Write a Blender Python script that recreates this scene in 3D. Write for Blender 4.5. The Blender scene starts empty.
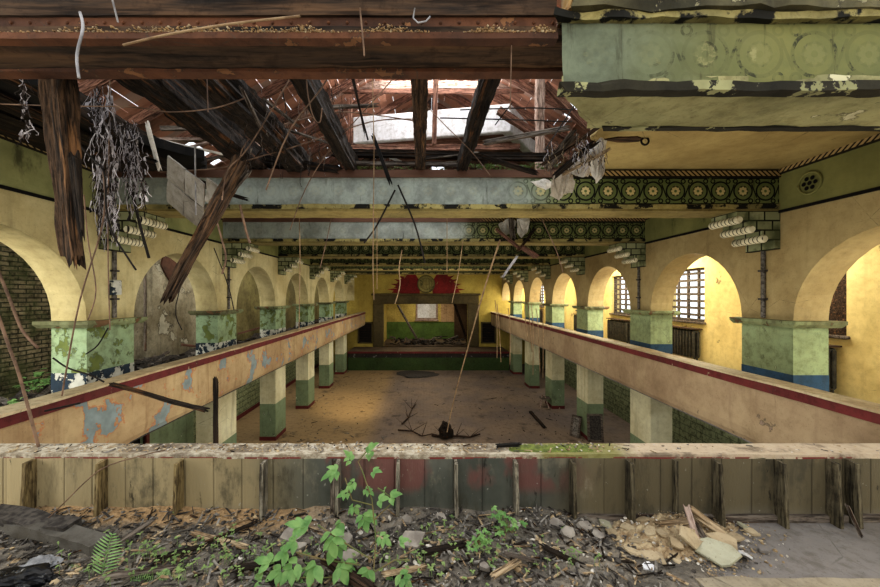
import bpy, bmesh, math, random
from mathutils import Vector, Matrix, noise
R = random.Random(7)
sc = bpy.context.scene
col = sc.collection
PI = math.pi
# ---------------------------------------------------------------- layout (metres; hall floor z=0, hall axis = Y)
CAM = Vector((-0.22, 0.0, 4.85)); F = 356.0; VPX, VPY = 425.0, 295.0
WX, WT = 5.2, 0.52            # arcade wall face and thickness
PX, POPEN = 3.31, 2.46        # bay length, arch opening
PW = PX - POPEN
Y0 = 5.24                     # near face of first visible pillar
BACKY = 25.1
OUTX = 7.5
ZGAL, ZSLAB, ZRAIL = 2.98, 2.70, 3.675
ZREAR = 3.19
ZIMP, ZBEAM, ZCEIL = 4.47, 6.13, 6.76
RAILX = 4.43
def at(px, py, Y):
    return Vector((CAM.x + (px - VPX) * Y / F, Y, CAM.z + (VPY - py) * Y / F))
def atz(px, py, z):
    return at(px, py, (CAM.z - z) * F / (py - VPY))
# ---------------------------------------------------------------- shader helpers
class E:
    def __init__(s, g, k): s.g, s.k = g, k
    def _o(s, op, b=None, c=None): return s.g.m(op, s, b, c)
    def __add__(s, b): return s._o('ADD', b)
    def __sub__(s, b): return s._o('SUBTRACT', b)
    def __mul__(s, b): return s._o('MULTIPLY', b)
    def __truediv__(s, b): return s._o('DIVIDE', b)
    def fract(s): return s._o('FRACT')
    def floor(s): return s._o('FLOOR')
    def abs(s): return s._o('ABSOLUTE')
    def lt(s, b): return s._o('LESS_THAN', b)
    def gt(s, b): return s._o('GREATER_THAN', b)
    def mx(s, b): return s._o('MAXIMUM', b)
    def mn(s, b): return s._o('MINIMUM', b)
    def inv(s): return s.g.m('SUBTRACT', 1.0, s)
class G:
    def __init__(s, name):
        s.mat = bpy.data.materials.new(name); s.mat.use_nodes = True
        s.nt = s.mat.node_tree; s.nt.nodes.clear()
        s.out = s.nt.nodes.new('ShaderNodeOutputMaterial')
        s.b = s.nt.nodes.new('ShaderNodeBsdfPrincipled')
        s.nt.links.new(s.b.outputs[0], s.out.inputs[0])
        s.b.inputs['Roughness'].default_value = .85
        s.b.inputs['Specular IOR Level'].default_value = .25
        tc = s.nt.nodes.new('ShaderNodeTexCoord'); s.co = E(s, tc.outputs['Object'])
        oi = s.nt.nodes.new('ShaderNodeObjectInfo'); va = s.nt.nodes.new('ShaderNodeVectorMath'); va.operation = 'MULTIPLY_ADD'
        s.nt.links.new(oi.outputs['Random'], va.inputs[0]); va.inputs[1].default_value = (13.7, 7.1, 19.3); s.nt.links.new(tc.outputs['Object'], va.inputs[2])
        s.cn = E(s, va.outputs[0])
        s._xyz = None
    def put(s, sock, v):
        if isinstance(v, E): s.nt.links.new(v.k, sock)
        elif isinstance(v, (tuple, list)):
            sock.default_value = tuple(v) + ((1,) if len(v) == 3 and sock.type == 'RGBA' else ())
        else: sock.default_value = v
    def m(s, op, a, b=None, c=None):
        n = s.nt.nodes.new('ShaderNodeMath'); n.operation = op
        s.put(n.inputs[0], a)
        if b is not None: s.put(n.inputs[1], b)
        if c is not None: s.put(n.inputs[2], c)
        return E(s, n.outputs[0])
    def xyz(s):
        if not s._xyz:
            n = s.nt.nodes.new('ShaderNodeSeparateXYZ'); s.put(n.inputs[0], s.co)
            s._xyz = [E(s, o) for o in n.outputs]
        return s._xyz
    def vec(s, scale=(1, 1, 1), loc=(0, 0, 0)):
        n = s.nt.nodes.new('ShaderNodeMapping'); s.put(n.inputs[0], s.cn)
        n.inputs['Scale'].default_value = scale; n.inputs['Location'].default_value = loc
        return E(s, n.outputs[0])
    def noise(s, scale, detail=4, rough=.55, st=(1, 1, 1), loc=(0, 0, 0), dist=0.0):
        n = s.nt.nodes.new('ShaderNodeTexNoise'); s.put(n.inputs['Vector'], s.vec(st, loc))
        n.inputs['Scale'].default_value = scale; n.inputs['Detail'].default_value = detail
        n.inputs['Roughness'].default_value = rough; n.inputs['Distortion'].default_value = dist
        return E(s, n.outputs[0])
    def voro(s, scale, st=(1, 1, 1), feat='F1', o=0):
        n = s.nt.nodes.new('ShaderNodeTexVoronoi'); n.feature = feat; s.put(n.inputs['Vector'], s.vec(st))
        n.inputs['Scale'].default_value = scale
        return E(s, n.outputs[o])
    def white(s, v):
        n = s.nt.nodes.new('ShaderNodeTexWhiteNoise'); n.noise_dimensions = '1D'; s.put(n.inputs['W'], v)
        return E(s, n.outputs[0])
    def ss(s, v, lo, hi, a=0.0, b=1.0):
        n = s.nt.nodes.new('ShaderNodeMapRange'); n.interpolation_type = 'SMOOTHSTEP'
        s.put(n.inputs[0], v); n.inputs[1].default_value = lo; n.inputs[2].default_value = hi
        n.inputs[3].default_value = a; n.inputs[4].default_value = b
        return E(s, n.outputs[0])
    def mix(s, f, a, b):
        n = s.nt.nodes.new('ShaderNodeMix'); n.data_type = 'RGBA'; n.clamp_factor = True
        s.put(n.inputs[0], f); s.put(n.inputs[6], a); s.put(n.inputs[7], b)
        return E(s, n.outputs[2])
    def mul(s, f, a, b):
        n = s.nt.nodes.new('ShaderNodeMix'); n.data_type = 'RGBA'; n.blend_type = 'MULTIPLY'
        s.put(n.inputs[0], f); s.put(n.inputs[6], a); s.put(n.inputs[7], b)
        return E(s, n.outputs[2])
    def color(s, v): s.put(s.b.inputs['Base Color'], v)
    def rough(s, v): s.put(s.b.inputs['Roughness'], v)
    def bump(s, h, strength=.4, dist=.02):
        n = s.nt.nodes.new('ShaderNodeBump'); n.inputs['Strength'].default_value = strength
        n.inputs['Distance'].default_value = dist; s.put(n.inputs['Height'], h)
        s.nt.links.new(n.outputs[0], s.b.inputs['Normal'])
def C(r, g, b):  # sRGB 0-255 to linear
    f = lambda c: (c / 255 / 12.92) if c / 255 <= .04045 else ((c / 255 + .055) / 1.055) ** 2.4
    q = [f(r), f(g), f(b)]; l = .3 * q[0] + .6 * q[1] + .1 * q[2]
    return tuple(x + (l - x) * .14 for x in q)
def paint(name, c, c2=None, peel=None, under=None, pscale=3.0, dirt=C(60, 52, 40), damt=.5, streak=.3, bump=.35, rough=.8, crack=.5, edgec=(.03, .026, .02), grit=.5):
    """old paint: slow colour drift, peeled islands, speckle, vertical water streaks"""
    g = G(name)
    a = g.noise(.7, 4, .6); v = g.mix(g.ss(a, .35, .65), c, c2 or tuple(x * .8 for x in c))
    fine = g.noise(9, 8, .72); v = g.mul(g.ss(fine, .44, .66, 0, grit), v, (.40, .36, .30)); mid = g.noise(3.2, 6, .7, loc=(1, 8, 5)); v = g.mul(g.ss(mid, .52, .72, 0, grit * .5), v, (.5, .45, .37)); lo_ = g.noise(.9, 5, .6, loc=(4, 2, 8)); v = g.mul(g.ss(lo_, .48, .7, 0, .45), v, (.55, .5, .42)); v = g.mix(g.ss(fine, .42, .25, 0, .25), v, tuple(min(1, x * 1.35) for x in c))
    gr = g.noise(60, 3, .7); v = g.mul(g.ss(gr, .6, .72, 0, .55), v, (.3, .27, .23))
    ck = g.voro(1.7, feat='DISTANCE_TO_EDGE'); ckm = g.ss(ck + (fine - .5) * .05, .006, .0) * g.ss(g.noise(.8, 3, .5, loc=(7, 7, 7)), .5, .62); v = g.mix(ckm * crack, v, (.05, .045, .035))
    st = g.noise(1.0, 5, .6, st=(6, 6, .5), loc=(3, 1, 0)); v = g.mix(g.ss(st, .52, .75, 0, streak), v, dirt)
    d = g.noise(1.6, 6, .65, loc=(9, 4, 2)); v = g.mix(g.ss(d, .52, .78, 0, damt), v, dirt)
    h = fine
    if peel is not None:
        p = g.noise(pscale, 7, .62, loc=(5, 7, 1)); msk = g.ss(p, peel, peel + .015)
        edge = g.ss(p, peel - .022, peel - .004) - msk
        v = g.mix(msk, v, g.mix(g.ss(g.noise(5, 4), .35, .65), under or C(120, 115, 100), tuple(x * .75 for x in (under or C(120, 115, 100)))))
        v = g.mix(edge * .6, v, edgec)
        h = fine * .3 - msk
    g.color(v); g.rough(rough); g.bump(h, bump, .02)
    return g.mat
def wood(name, c, c2, streak=None, fine=60, bump=.7, axis=0):
    g = G(name)
    st = [1, 1, 1]; st[axis] = .09
    a = g.noise(fine * .45, 6, .68, st=tuple(st), dist=.4); b = g.noise(fine, 3, .7, st=tuple(st), loc=(2, 5, 1))
    v = g.mix(g.ss(a, .36, .64), c, c2)
    if streak: v = g.mix(g.ss(g.noise(fine * .3, 4, .6, st=tuple(st), loc=(8, 1, 4)), .56, .7, 0, .8), v, streak)
    v = g.mul(g.ss(b, .52, .36, 0, .85), v, (.2, .18, .16)); v = g.mul(g.ss(g.noise(7, 5, .7), .5, .66, 0, .6), v, (.35, .32, .3))
    g.color(v); g.rough(.9); g.bump(a * .7 + b * .5, bump, .025)
    return g.mat
def plain(name, c, c2=None, scale=8, rough=.85, bump=.3, metal=0.0):
    g = G(name); n = g.noise(scale, 5, .6)
    g.color(g.mix(g.ss(n, .35, .65), c, c2 or tuple(x * .7 for x in c))); g.rough(rough); g.bump(n, bump, .02)
    g.b.inputs['Metallic'].default_value = metal
    return g.mat
# ---------------------------------------------------------------- object helpers
def link(o, parent=None):
    col.objects.link(o)
    if parent: o.parent = parent
    return o
def obj(name, bm, mat, parent=None, smooth=False):
    me = bpy.data.meshes.new(name)
    bm.normal_update(); bm.to_mesh(me); bm.free()
    for m_ in (mat if isinstance(mat, (list, tuple)) else [mat]): me.materials.append(m_)
    if smooth:
        for p in me.polygons: p.use_smooth = True
    return link(bpy.data.objects.new(name, me), parent)
def tag(o, label, cat, group=None, kind=None):
    o['label'] = label; o['category'] = cat
    if group: o['group'] = group
    if kind: o['kind'] = kind
    return o
def empty(name, loc, label, cat, group=None, kind=None, rot=None):
    o = bpy.data.objects.new(name, None); o.empty_display_size = .2; col.objects.link(o); o.location = loc
    if rot: o.rotation_euler = rot
    return tag(o, label, cat, group, kind)
def copy_tree(o, parent=None):
    c = o.copy(); col.objects.link(c)
    if parent: c.parent = parent
    for ch in o.children: copy_tree(ch, c)
    return c
def box(bm, x0, x1, y0, y1, z0, z1, mi=0):
    v = [bm.verts.new((x, y, z)) for x in (x0, x1) for y in (y0, y1) for z in (z0, z1)]
    for f in ((0, 1, 3, 2), (4, 6, 7, 5), (0, 4, 5, 1), (2, 3, 7, 6), (0, 2, 6, 4), (1, 5, 7, 3)):
        fc = bm.faces.new([v[i] for i in f]); fc.material_index = mi
    return v
def bx(*a):
    bm = bmesh.new(); box(bm, *a); return bm
def quad(bm, pts, mi=0):
    f = bm.faces.new([bm.verts.new(p) for p in pts]); f.material_index = mi; return f
def bevel(bm, w=.01, seg=1):
    bmesh.ops.recalc_face_normals(bm, faces=bm.faces)
    bmesh.ops.bevel(bm, geom=list(bm.edges), offset=w, segments=seg, affect='EDGES', clamp_overlap=True)
    return bm
def rough_box(x0, x1, y0, y1, z0, z1, step=.12, amp=.02, seed=0, keep=()):
    """box with a fine surface grid whose verts are nibbled by noise (broken edges)"""
    bm = bmesh.new(); box(bm, x0, x1, y0, y1, z0, z1)
    bmesh.ops.recalc_face_normals(bm, faces=bm.faces)
    for ax, (a, b) in enumerate(((x0, x1), (y0, y1), (z0, z1))):
        n = int(min(60, max(1, round((b - a) / step))))
        for k in range(1, n):
            p = a + (b - a) * k / n; no = [0, 0, 0]; no[ax] = 1; co = [0, 0, 0]; co[ax] = p
            bmesh.ops.bisect_plane(bm, geom=bm.verts[:] + bm.edges[:] + bm.faces[:], plane_co=co, plane_no=no)
    for v in bm.verts:
        d = noise.noise_vector(v.co * 6 + Vector((seed * 3.1, seed, 0))) * amp
        for k in keep: d[k] = 0
        v.co += d
    return bm
def tube(bm, pts, r, n=6, mi=0):
    pts = [Vector(p) for p in pts]; rings = []
    for i, p in enumerate(pts):
        d = (pts[min(i + 1, len(pts) - 1)] - pts[max(i - 1, 0)])
        if d.length < 1e-6: d = Vector((0, 0, 1))
        d.normalize()
        u = d.cross(Vector((.13, .9, .4))); u.normalize(); w = d.cross(u)
        rr = r[i] if isinstance(r, (list, tuple)) else r
        rings.append([bm.verts.new(p + (u * math.cos(2 * PI * k / n) + w * math.sin(2 * PI * k / n)) * rr) for k in range(n)])
    for a, b in zip(rings, rings[1:]):
        for k in range(n):
            f = bm.faces.new((a[k], a[(k + 1) % n], b[(k + 1) % n], b[k])); f.material_index = mi; f.smooth = True
    for e in (rings[0], rings[-1]):
        f = bm.faces.new(e); f.material_index = mi
def frame_from(p0, p1, roll=0):
    d = (p1 - p0); L = d.length; d.normalize()
    up = Vector((0, 0, 1)) if abs(d.z) < .95 else Vector((0, 1, 0))
    s = up.cross(d); s.normalize(); u = d.cross(s)
    M = Matrix((d, s, u)).transposed().to_4x4()
    M.translation = p0
    return M @ Matrix.Rotation(roll, 4, 'X'), L
def rough_beam(name, p0, p1, w, h, mat, seed=1, taper=1.0, jag=.12, roll=0, lean=.02, parent=None, segs=None):
    """old split timber: lofted jittered section, splintered ends; local X runs along its length"""
    rr = random.Random(seed); p0, p1 = Vector(p0), Vector(p1)
    M, L = frame_from(p0, p1, roll)
    n = segs or max(10, int(L / .06)); sec = []
    K = 6
    for a, b in (((-.5, -.5), (.5, -.5)), ((.5, -.5), (.5, .5)), ((.5, .5), (-.5, .5)), ((-.5, .5), (-.5, -.5))):
        for k in range(K): sec.append((a[0] + (b[0] - a[0]) * k / K, a[1] + (b[1] - a[1]) * k / K))
    off = [1 + rr.uniform(-.2, .1) for _ in sec]
    e0 = [rr.uniform(0, jag) * (1 if rr.random() < .6 else 1.8) for _ in sec]; e1 = [rr.uniform(0, jag) * (1 if rr.random() < .6 else 2.2) for _ in sec]
    bm = bmesh.new(); rings = []
    for i in range(n + 1):
        t = i / n; f = 1 + (taper - 1) * t; ring = []
        by = noise.noise(Vector((t * 2.2, seed, 0))) * lean * L * .3; bz = noise.noise(Vector((t * 2.2, seed, 9))) * lean * L * .3
        for k, (a, b) in enumerate(sec):
            q = off[k] * f * (1 + .2 * noise.noise(Vector((t * L * 2.5, k * 1.7, seed))) + .12 * noise.noise(Vector((t * L * 9, k * 3.1, seed + 4))))
            x = t * L
            if i == 0: x += e0[k]
            if i == n: x -= e1[k]
            elif i == n - 1: x -= e1[k] * .5
            ring.append(bm.verts.new((x, a * w * q + by, b * h * q + bz)))
        rings.append(ring)
    m = len(sec)
    for a, b in zip(rings, rings[1:]):
        for k in range(m): bm.faces.new((a[k], a[(k + 1) % m], b[(k + 1) % m], b[k]))
    for e, s in ((rings[0], 0), (rings[-1], L)):
        c = bm.verts.new((s + (.05 if s == 0 else -.1), 0, 0))
        for k in range(m): bm.faces.new((e[k], e[(k + 1) % m], c))
    bmesh.ops.recalc_face_normals(bm, faces=bm.faces)
    o = obj(name, bm, mat)
    if parent: o.parent = parent
    o.matrix_world = M
    return o
def rock(bm, c, s, rr, flat=.6, mi=0):
    m = bmesh.ops.create_icosphere(bm, subdivisions=1, radius=1)
    rot = Matrix.Rotation(rr.uniform(0, 6.3), 3, 'Z') @ Matrix.Rotation(rr.uniform(-.5, .5), 3, 'X') @ Matrix.Rotation(rr.uniform(-.5, .5), 3, 'Y')
    sx, sy, sz = s * rr.uniform(.6, 1.2), s * rr.uniform(.5, 1.0), s * flat * rr.uniform(.5, 1.1)
    for v in m['verts']:
        q = v.co * rr.uniform(.72, 1.18); v.co = rot @ Vector((q.x * sx, q.y * sy, q.z * sz)) + Vector(c)
        for f in v.link_faces: f.material_index = mi
def shard(bm, c, L, w, t, rr, tilt=.35, mi=0, yaw=None):
    M = Matrix.Translation(c) @ Matrix.Rotation(rr.uniform(0, 6.3) if yaw is None else yaw, 4, 'Z') @ Matrix.Rotation(rr.uniform(-tilt, tilt), 4, 'Y') @ Matrix.Rotation(rr.uniform(-.6, .6), 4, 'X')
    vs = box(bm, -L / 2, L / 2, -w / 2, w / 2, -t / 2, t / 2, mi)
    for v in vs:
        v.co.x += rr.uniform(-.12, .12) * L; v.co.y += rr.uniform(-.2, .2) * w; v.co = M @ v.co
def slab_poly(r0, t, rr, n=8, squash=.7):
    """irregular broken plate"""
    bm = bmesh.new()
    ang = sorted(rr.uniform(0, 2 * PI) for _ in range(n)); ang = [2 * PI * i / n + rr.uniform(-.3, .3) for i in range(n)]
    pts = [(math.cos(a) * r0 * rr.uniform(.65, 1.1), math.sin(a) * r0 * squash * rr.uniform(.65, 1.1)) for a in ang]
    lo = [bm.verts.new((x * 1.03, y * 1.03, rr.uniform(-.3, .2) * t)) for x, y in pts]
    hi = [bm.verts.new((x, y, t + rr.uniform(-.2, .2) * t)) for x, y in pts]
    bm.faces.new(lo[::-1]); bm.faces.new(hi)
    for k in range(n): bm.faces.new((lo[k], lo[(k + 1) % n], hi[(k + 1) % n], hi[k]))
    return bm
ORD = ['first', 'second', 'third', 'fourth', 'fifth', 'sixth', 'seventh', 'eighth']
# ================================================================ materials
M_WALL_R = paint('wall_yellow_shaded', C(178, 158, 106), C(158, 136, 86), dirt=C(92, 78, 48), damt=.3, streak=.22, grit=.22)  # yellow darkened to khaki: the wall's shade is mixed into the paint
M_WALL_L = paint('wall_yellow_pale', C(210, 198, 146), C(188, 172, 118), dirt=C(96, 84, 56), damt=.35, streak=.3, grit=.22)
M_OUT_R = paint('outer_wall_yellow', C(232, 212, 136), C(218, 194, 118), dirt=C(120, 92, 60), damt=.35, peel=.67, under=C(150, 116, 70), pscale=1.1, streak=.15, grit=.22)
M_BACK = paint('back_wall_yellow', C(190, 168, 62), C(168, 146, 52), dirt=C(84, 76, 40), damt=.3, streak=.25, grit=.22)
M_PLAST = paint('bare_stained_plaster', C(180, 172, 148), C(142, 132, 106), dirt=C(58, 50, 36), damt=.8, streak=.5, peel=.6, under=C(188, 182, 160), pscale=1.4)
M_GREEN_L = paint('pillar_green_left', C(156, 180, 134), C(146, 172, 134), peel=.55, under=C(116, 130, 62), pscale=4.2, damt=.25, bump=.6)
M_GREEN_R = paint('pillar_green_right', C(154, 172, 126), C(140, 158, 114), peel=.66, under=C(180, 190, 140), pscale=5, damt=.2, bump=.5)
M_BLUE = paint('dado_blue', C(52, 88, 118), C(44, 74, 100), peel=.68, under=C(150, 150, 140), pscale=6, damt=.3)
M_BLUEL = paint('dado_blue_peeled', C(52, 70, 86), C(44, 60, 74), peel=.5, under=C(205, 205, 192), pscale=6, damt=.2, bump=.7)
M_CAP = paint('ledge_green', C(140, 152, 106), C(104, 104, 72), dirt=C(64, 50, 34), damt=.9, streak=.4, peel=.58, under=C(122, 92, 60), pscale=5, bump=.8)
M_CREAM = paint('column_cream', C(216, 212, 176), C(196, 188, 148), damt=.35, dirt=C(110, 100, 76), streak=.4, grit=.22)
M_LGREEN = paint('column_green', C(126, 144, 108), C(112, 130, 98), peel=.64, under=C(170, 180, 150), pscale=3.5, damt=.35, grit=.22)
M_MAROON = paint('maroon_paint', C(112, 40, 38), C(92, 34, 34), peel=.66, under=C(170, 140, 110), pscale=7, damt=.3)
M_PARL = paint('parapet_tan', C(180, 156, 112), C(158, 130, 90), peel=.575, under=C(128, 142, 142), pscale=1.7, damt=.4, dirt=C(110, 76, 40), streak=.5, bump=.5, edgec=C(176, 92, 30), grit=.22)
M_PARR = paint('parapet_pink', C(168, 146, 112), C(146, 122, 92), peel=.68, under=C(150, 128, 110), pscale=2.2, damt=.3, dirt=C(110, 84, 66), streak=.3, grit=.22)
M_RAILTOP = paint('rail_top_dust', C(196, 180, 144), C(172, 150, 112), damt=.4, dirt=C(90, 70, 50))
M_CEIL = paint('ceiling_ochre', C(186, 164, 100), C(160, 138, 80), damt=.5, dirt=C(96, 84, 46), streak=0, peel=.7, under=C(190, 176, 130), grit=.22)
M_CEILD = paint('ceiling_dark_green', C(92, 98, 56), C(72, 76, 42), damt=.5)
M_CONC = paint('grey_concrete', C(128, 122, 118), C(106, 100, 96), damt=.4, dirt=C(70, 62, 54), streak=0)
M_DUSTW = paint('white_plaster', C(222, 222, 226), C(200, 200, 204), damt=.2, streak=.2, dirt=C(150, 140, 130))
M_SHEET = paint('torn_white_lining', C(232, 226, 216), C(200, 188, 170), damt=.5, dirt=C(120, 96, 72), bump=.7)
M_ROT = wood('rotten_dark_timber', C(52, 40, 28), C(22, 16, 12), streak=C(112, 72, 34))
M_ROT2 = wood('rotten_brown_timber', C(92, 68, 46), C(36, 27, 20), streak=C(140, 98, 56))
M_ROTG = wood('weathered_grey_timber', C(132, 120, 108), C(66, 56, 48), streak=C(92, 62, 38))
M_ROOF = wood('red_brown_rafter', C(140, 98, 78), C(92, 62, 50), streak=C(176, 136, 110))
M_PALE = wood('pale_timber_post', C(186, 162, 148), C(140, 112, 96))
M_TAN = wood('tan_broken_plank', C(186, 164, 130), C(134, 108, 76))
M_RUST = paint('rusted_steel', C(110, 66, 36), C(70, 44, 30), damt=.8, dirt=C(40, 30, 24), streak=0, peel=.62, under=C(126, 84, 48), pscale=6, bump=.5, rough=.75)
M_STEELD = wood('dark_steel_web', C(84, 62, 42), C(40, 32, 26), streak=C(104, 74, 46), fine=14, bump=.5)
M_WIRE = plain('rusty_wire', C(132, 104, 82), C(90, 70, 56))
M_WIREL = plain('pale_wire', C(158, 132, 96), C(120, 94, 66))
M_WIRED = plain('dark_wire', C(40, 34, 30), C(28, 24, 20))
M_WIREG = plain('grey_metal_strip', C(170, 168, 172), C(120, 118, 120), rough=.5)
M_IRON = plain('radiator_iron', C(74, 72, 62), C(50, 48, 42), scale=14)
M_DARK = plain('dark_void_wood', C(26, 22, 18), C(14, 12, 10))
M_BLACK = plain('black_plastic', C(24, 24, 28), C(14, 14, 18), rough=.32)
M_LEAF = None
def leafmat(name, a, b):
    g = G(name); n = g.noise(14, 3, .6); g.color(g.mix(g.ss(n, .35, .65), a, b)); g.rough(.55)
    t = g.nt.nodes.new('ShaderNodeBsdfTranslucent'); g.put(t.inputs[0], tuple(x * 1.3 for x in a))
    ms = g.nt.nodes.new('ShaderNodeMixShader'); ms.inputs[0].default_value = .3
    g.nt.links.new(g.b.outputs[0], ms.inputs[1]); g.nt.links.new(t.outputs[0], ms.inputs[2]); g.nt.links.new(ms.outputs[0], g.out.inputs[0])
    return g.mat
M_LEAF = leafmat('sapling_leaf', C(132, 172, 96), C(92, 140, 72))
M_FERN = leafmat('fern_leaf', C(152, 190, 116), C(116, 160, 88))
M_SEED = leafmat('seedling_leaf', C(140, 164, 92), C(98, 126, 68))
M_STEM = plain('plant_stem', C(126, 108, 70), C(90, 110, 56))
M_MOSS = plain('moss', C(112, 124, 44), C(78, 88, 36), scale=20, bump=.8)
M_RUB = plain('grey_rubble', C(138, 132, 124), C(78, 72, 66), scale=22)
M_RUBD = plain('dark_rubble', C(82, 76, 70), C(48, 44, 42), scale=22)
M_RUBT = plain('tan_rubble', C(180, 160, 124), C(136, 112, 80), scale=22)
M_RUBW = plain('pale_rubble', C(206, 200, 190), C(160, 150, 136), scale=22)
M_BARK = wood('dead_branch', C(84, 62, 46), C(44, 32, 26))
def _ground():
    g = G('leaf_litter_ground'); a = g.noise(3, 6, .7); b = g.noise(16, 5, .7); c = g.voro(38)
    x, y, z = g.xyz()
    v = g.mix(g.ss(a, .38, .62), C(92, 86, 78), C(132, 122, 108)); v = g.mix(g.ss(b, .5, .7, 0, .8), v, C(54, 48, 42))
    v = g.mix(g.ss(c, .12, .02, 0, .5), v, C(150, 138, 116))
    tan = g.ss(y + (a - .5) * .5, 2.38, 2.52) * g.ss(x, -.7, -1.4); v = g.mix(tan * .85, v, C(168, 134, 88))
    g.color(v); g.bump(a + b * .6 + c * .5, .9, .03); return g.mat
M_GROUND = _ground()
def _hallfloor():
    g = G('dusty_hall_floor'); x, y, z = g.xyz()
    a = g.noise(.5, 6, .65); b = g.noise(6, 6, .7); c = g.noise(1.2, 5, .7, loc=(4, 4, 4))
    v = g.mix(g.ss(a, .35, .65), C(112, 98, 90), C(134, 114, 94))
    lt = g.ss(x + (a - .5) * 1.2, -1.7, -2.6)
    v = g.mix(lt, v, C(150, 124, 84))
    v = g.mix(g.ss(c, .55, .72, 0, .7), v, C(64, 54, 46)); v = g.mul(g.ss(b, .5, .72, 0, .7), v, (.4, .36, .33))
    pl = ((x / .14).fract() - .5).abs(); v = g.mul(g.ss(pl, .46, .49, 0, .35) * lt.inv(), v, (.3, .27, .25))
    g.color(v); g.rough(.72); g.bump(b + c * .5, .5, .03); return g.mat
M_HALL = _hallfloor()
def _brick(name, c1, c2, mo, moss, scale, h=.08, w=.26, rot=True, ms=.012):
    g = G(name); n = g.nt.nodes.new('ShaderNodeTexBrick')
    cx = g.nt.nodes.new('ShaderNodeCombineXYZ'); x, y, z = g.xyz(); g.put(cx.inputs[0], y); g.put(cx.inputs[1], z + (g.noise(2, 3) - .5) * .03)
    g.nt.links.new(cx.outputs[0], n.inputs['Vector']); n.inputs['Scale'].default_value = 1
    n.inputs['Brick Width'].default_value = w; n.inputs['Row Height'].default_value = h; n.inputs['Mortar Size'].default_value = ms
    g.put(n.inputs['Color1'], c1); g.put(n.inputs['Color2'], c2); g.put(n.inputs['Mortar'], mo)
    v = E(g, n.outputs[0]); a = g.noise(1.3, 6, .7); b = g.noise(10, 5, .7)
    if moss: v = g.mix(g.ss(a, .42, .6, 0, .85), v, moss)
    v = g.mul(g.ss(b, .42, .7, 0, .9), v, (.22, .2, .17))
    g.color(v); g.bump(b - E(g, n.outputs[1]), .8, .03); return g.mat
M_MOSSB = _brick('mossy_brick', C(168, 154, 118), C(122, 112, 84), C(64, 64, 46), C(76, 84, 44), 1)
M_GBRICK = _brick('green_painted_brick', C(136, 144, 104), C(122, 130, 94), C(92, 100, 70), None, 1, h=.2, w=.45)
def _console():
    g = G('console_masonry'); n = g.nt.nodes.new('ShaderNodeTexBrick'); cx = g.nt.nodes.new('ShaderNodeCombineXYZ')
    x, y, z = g.xyz(); g.put(cx.inputs[0], x + y); g.put(cx.inputs[1], z)
    g.nt.links.new(cx.outputs[0], n.inputs['Vector']); n.inputs['Scale'].default_value = 1
    n.inputs['Brick Width'].default_value = .24; n.inputs['Row Height'].default_value = .145; n.inputs['Mortar Size'].default_value = .012
    g.put(n.inputs['Color1'], C(154, 156, 116)); g.put(n.inputs['Color2'], C(126, 130, 90)); g.put(n.inputs['Mortar'], C(22, 22, 14))
    v = g.mix(g.ss(g.noise(3, 5), .48, .66, 0, .75), E(g, n.outputs[0]), C(60, 66, 34)); g.color(v); return g.mat
M_CONS = _console()
def _roll():
    g = G('console_roll'); x, y, z = g.xyz(); s = ((y * 14 + x * 5).fract() - .5).abs()
    v = g.mix(g.ss(s, .36, .42), C(214, 206, 172), C(40, 36, 26)); v = g.mix(g.ss(g.noise(5, 4), .55, .7, 0, .7), v, C(96, 90, 60)); g.color(v); return g.mat
M_ROLL = _roll()
def frieze(name, base, base2, ink, flower, wash, x0, x1, fade=0.0, p=.343):
    """painted running scroll: rings with rosettes, washed out between x0 and x1 (world x along the beam)"""
    g = G(name); x, y, z = g.xyz()
    d = g.noise(9, 2) - .5
    u = ((x / p).fract() - .5) * p; zz = z + d * .012
    r = g.m('SQRT', u * u + zz * zz); an = g.m('ARCTAN2', zz, u)
    ring = (r - .138).abs().lt(.012)
    u2 = ((x / p + .5).fract() - .5) * p; sg = ((x / p + .5).floor() * .5).fract().gt(.2) * 2.0 - 1.0
    dia = (zz - u2 * sg * 2.6).abs().lt(.028) * zz.abs().lt(.10)
    cu = None
    for s in (1, -1):
        for dx in (-.055, .055):
            q = g.m('SQRT', (u2 - dx) * (u2 - dx) + (zz - .15 * s) * (zz - .15 * s)); t = (q - .03).abs().lt(.009); cu = t if cu is None else cu.mx(t)
    bl = (zz.abs() - .195).abs().lt(.010)
    inkm = ring.mx(dia).mx(cu).mx(bl)
    pet = r.lt(g.m('COSINE', an * 8.0) * .016 + .068) * r.gt(.022); dot = (r - .074).abs().lt(.008)
    a = g.noise(1.1, 6, .65); b = g.noise(7, 6, .7)
    v = g.mix(g.ss(a, .35, .65), base, base2)
    wx = g.ss(x + (a - .5) * 1.6, x1, x0) if x1 is not None else None
    keep = (g.ss(b, .38 + fade * .25, .5 + fade * .25).mx(.16) if fade < 1 else g.ss(b, .38 + fade * .3, .5 + fade * .3)) if fade else g.ss(b, .28, .36)
    if wx is not None: keep = keep * (wx * (.93 if fade == 0 else .75)).inv()
    if wx is not None: v = g.mix(wx, v, g.mix(g.ss(g.noise(2.4, 6, .7), .36, .64), wash, tuple(q * .6 for q in wash)))
    v = g.mix(inkm * keep, v, ink); v = g.mix(pet * keep, v, flower); v = g.mix(dot * keep * .8, v, ink)
    v = g.mix(g.ss(g.noise(2, 6, .7, st=(3, 1, .4)), .58, .72, 0, .7), v, C(40, 36, 22))
    g.color(v); g.bump(b + inkm * .3, .3, .015); return g.mat
INK = C(18, 18, 12)
M_FR0 = frieze('frieze_near_faded', C(120, 118, 62), C(98, 102, 58), C(56, 58, 38), C(142, 138, 88), C(110, 118, 96), .7, 2.0, fade=.5)
M_FR1 = frieze('frieze_washed', C(124, 130, 70), C(102, 114, 60), INK, C(206, 188, 128), C(164, 172, 162), .9, 1.9)
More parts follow.
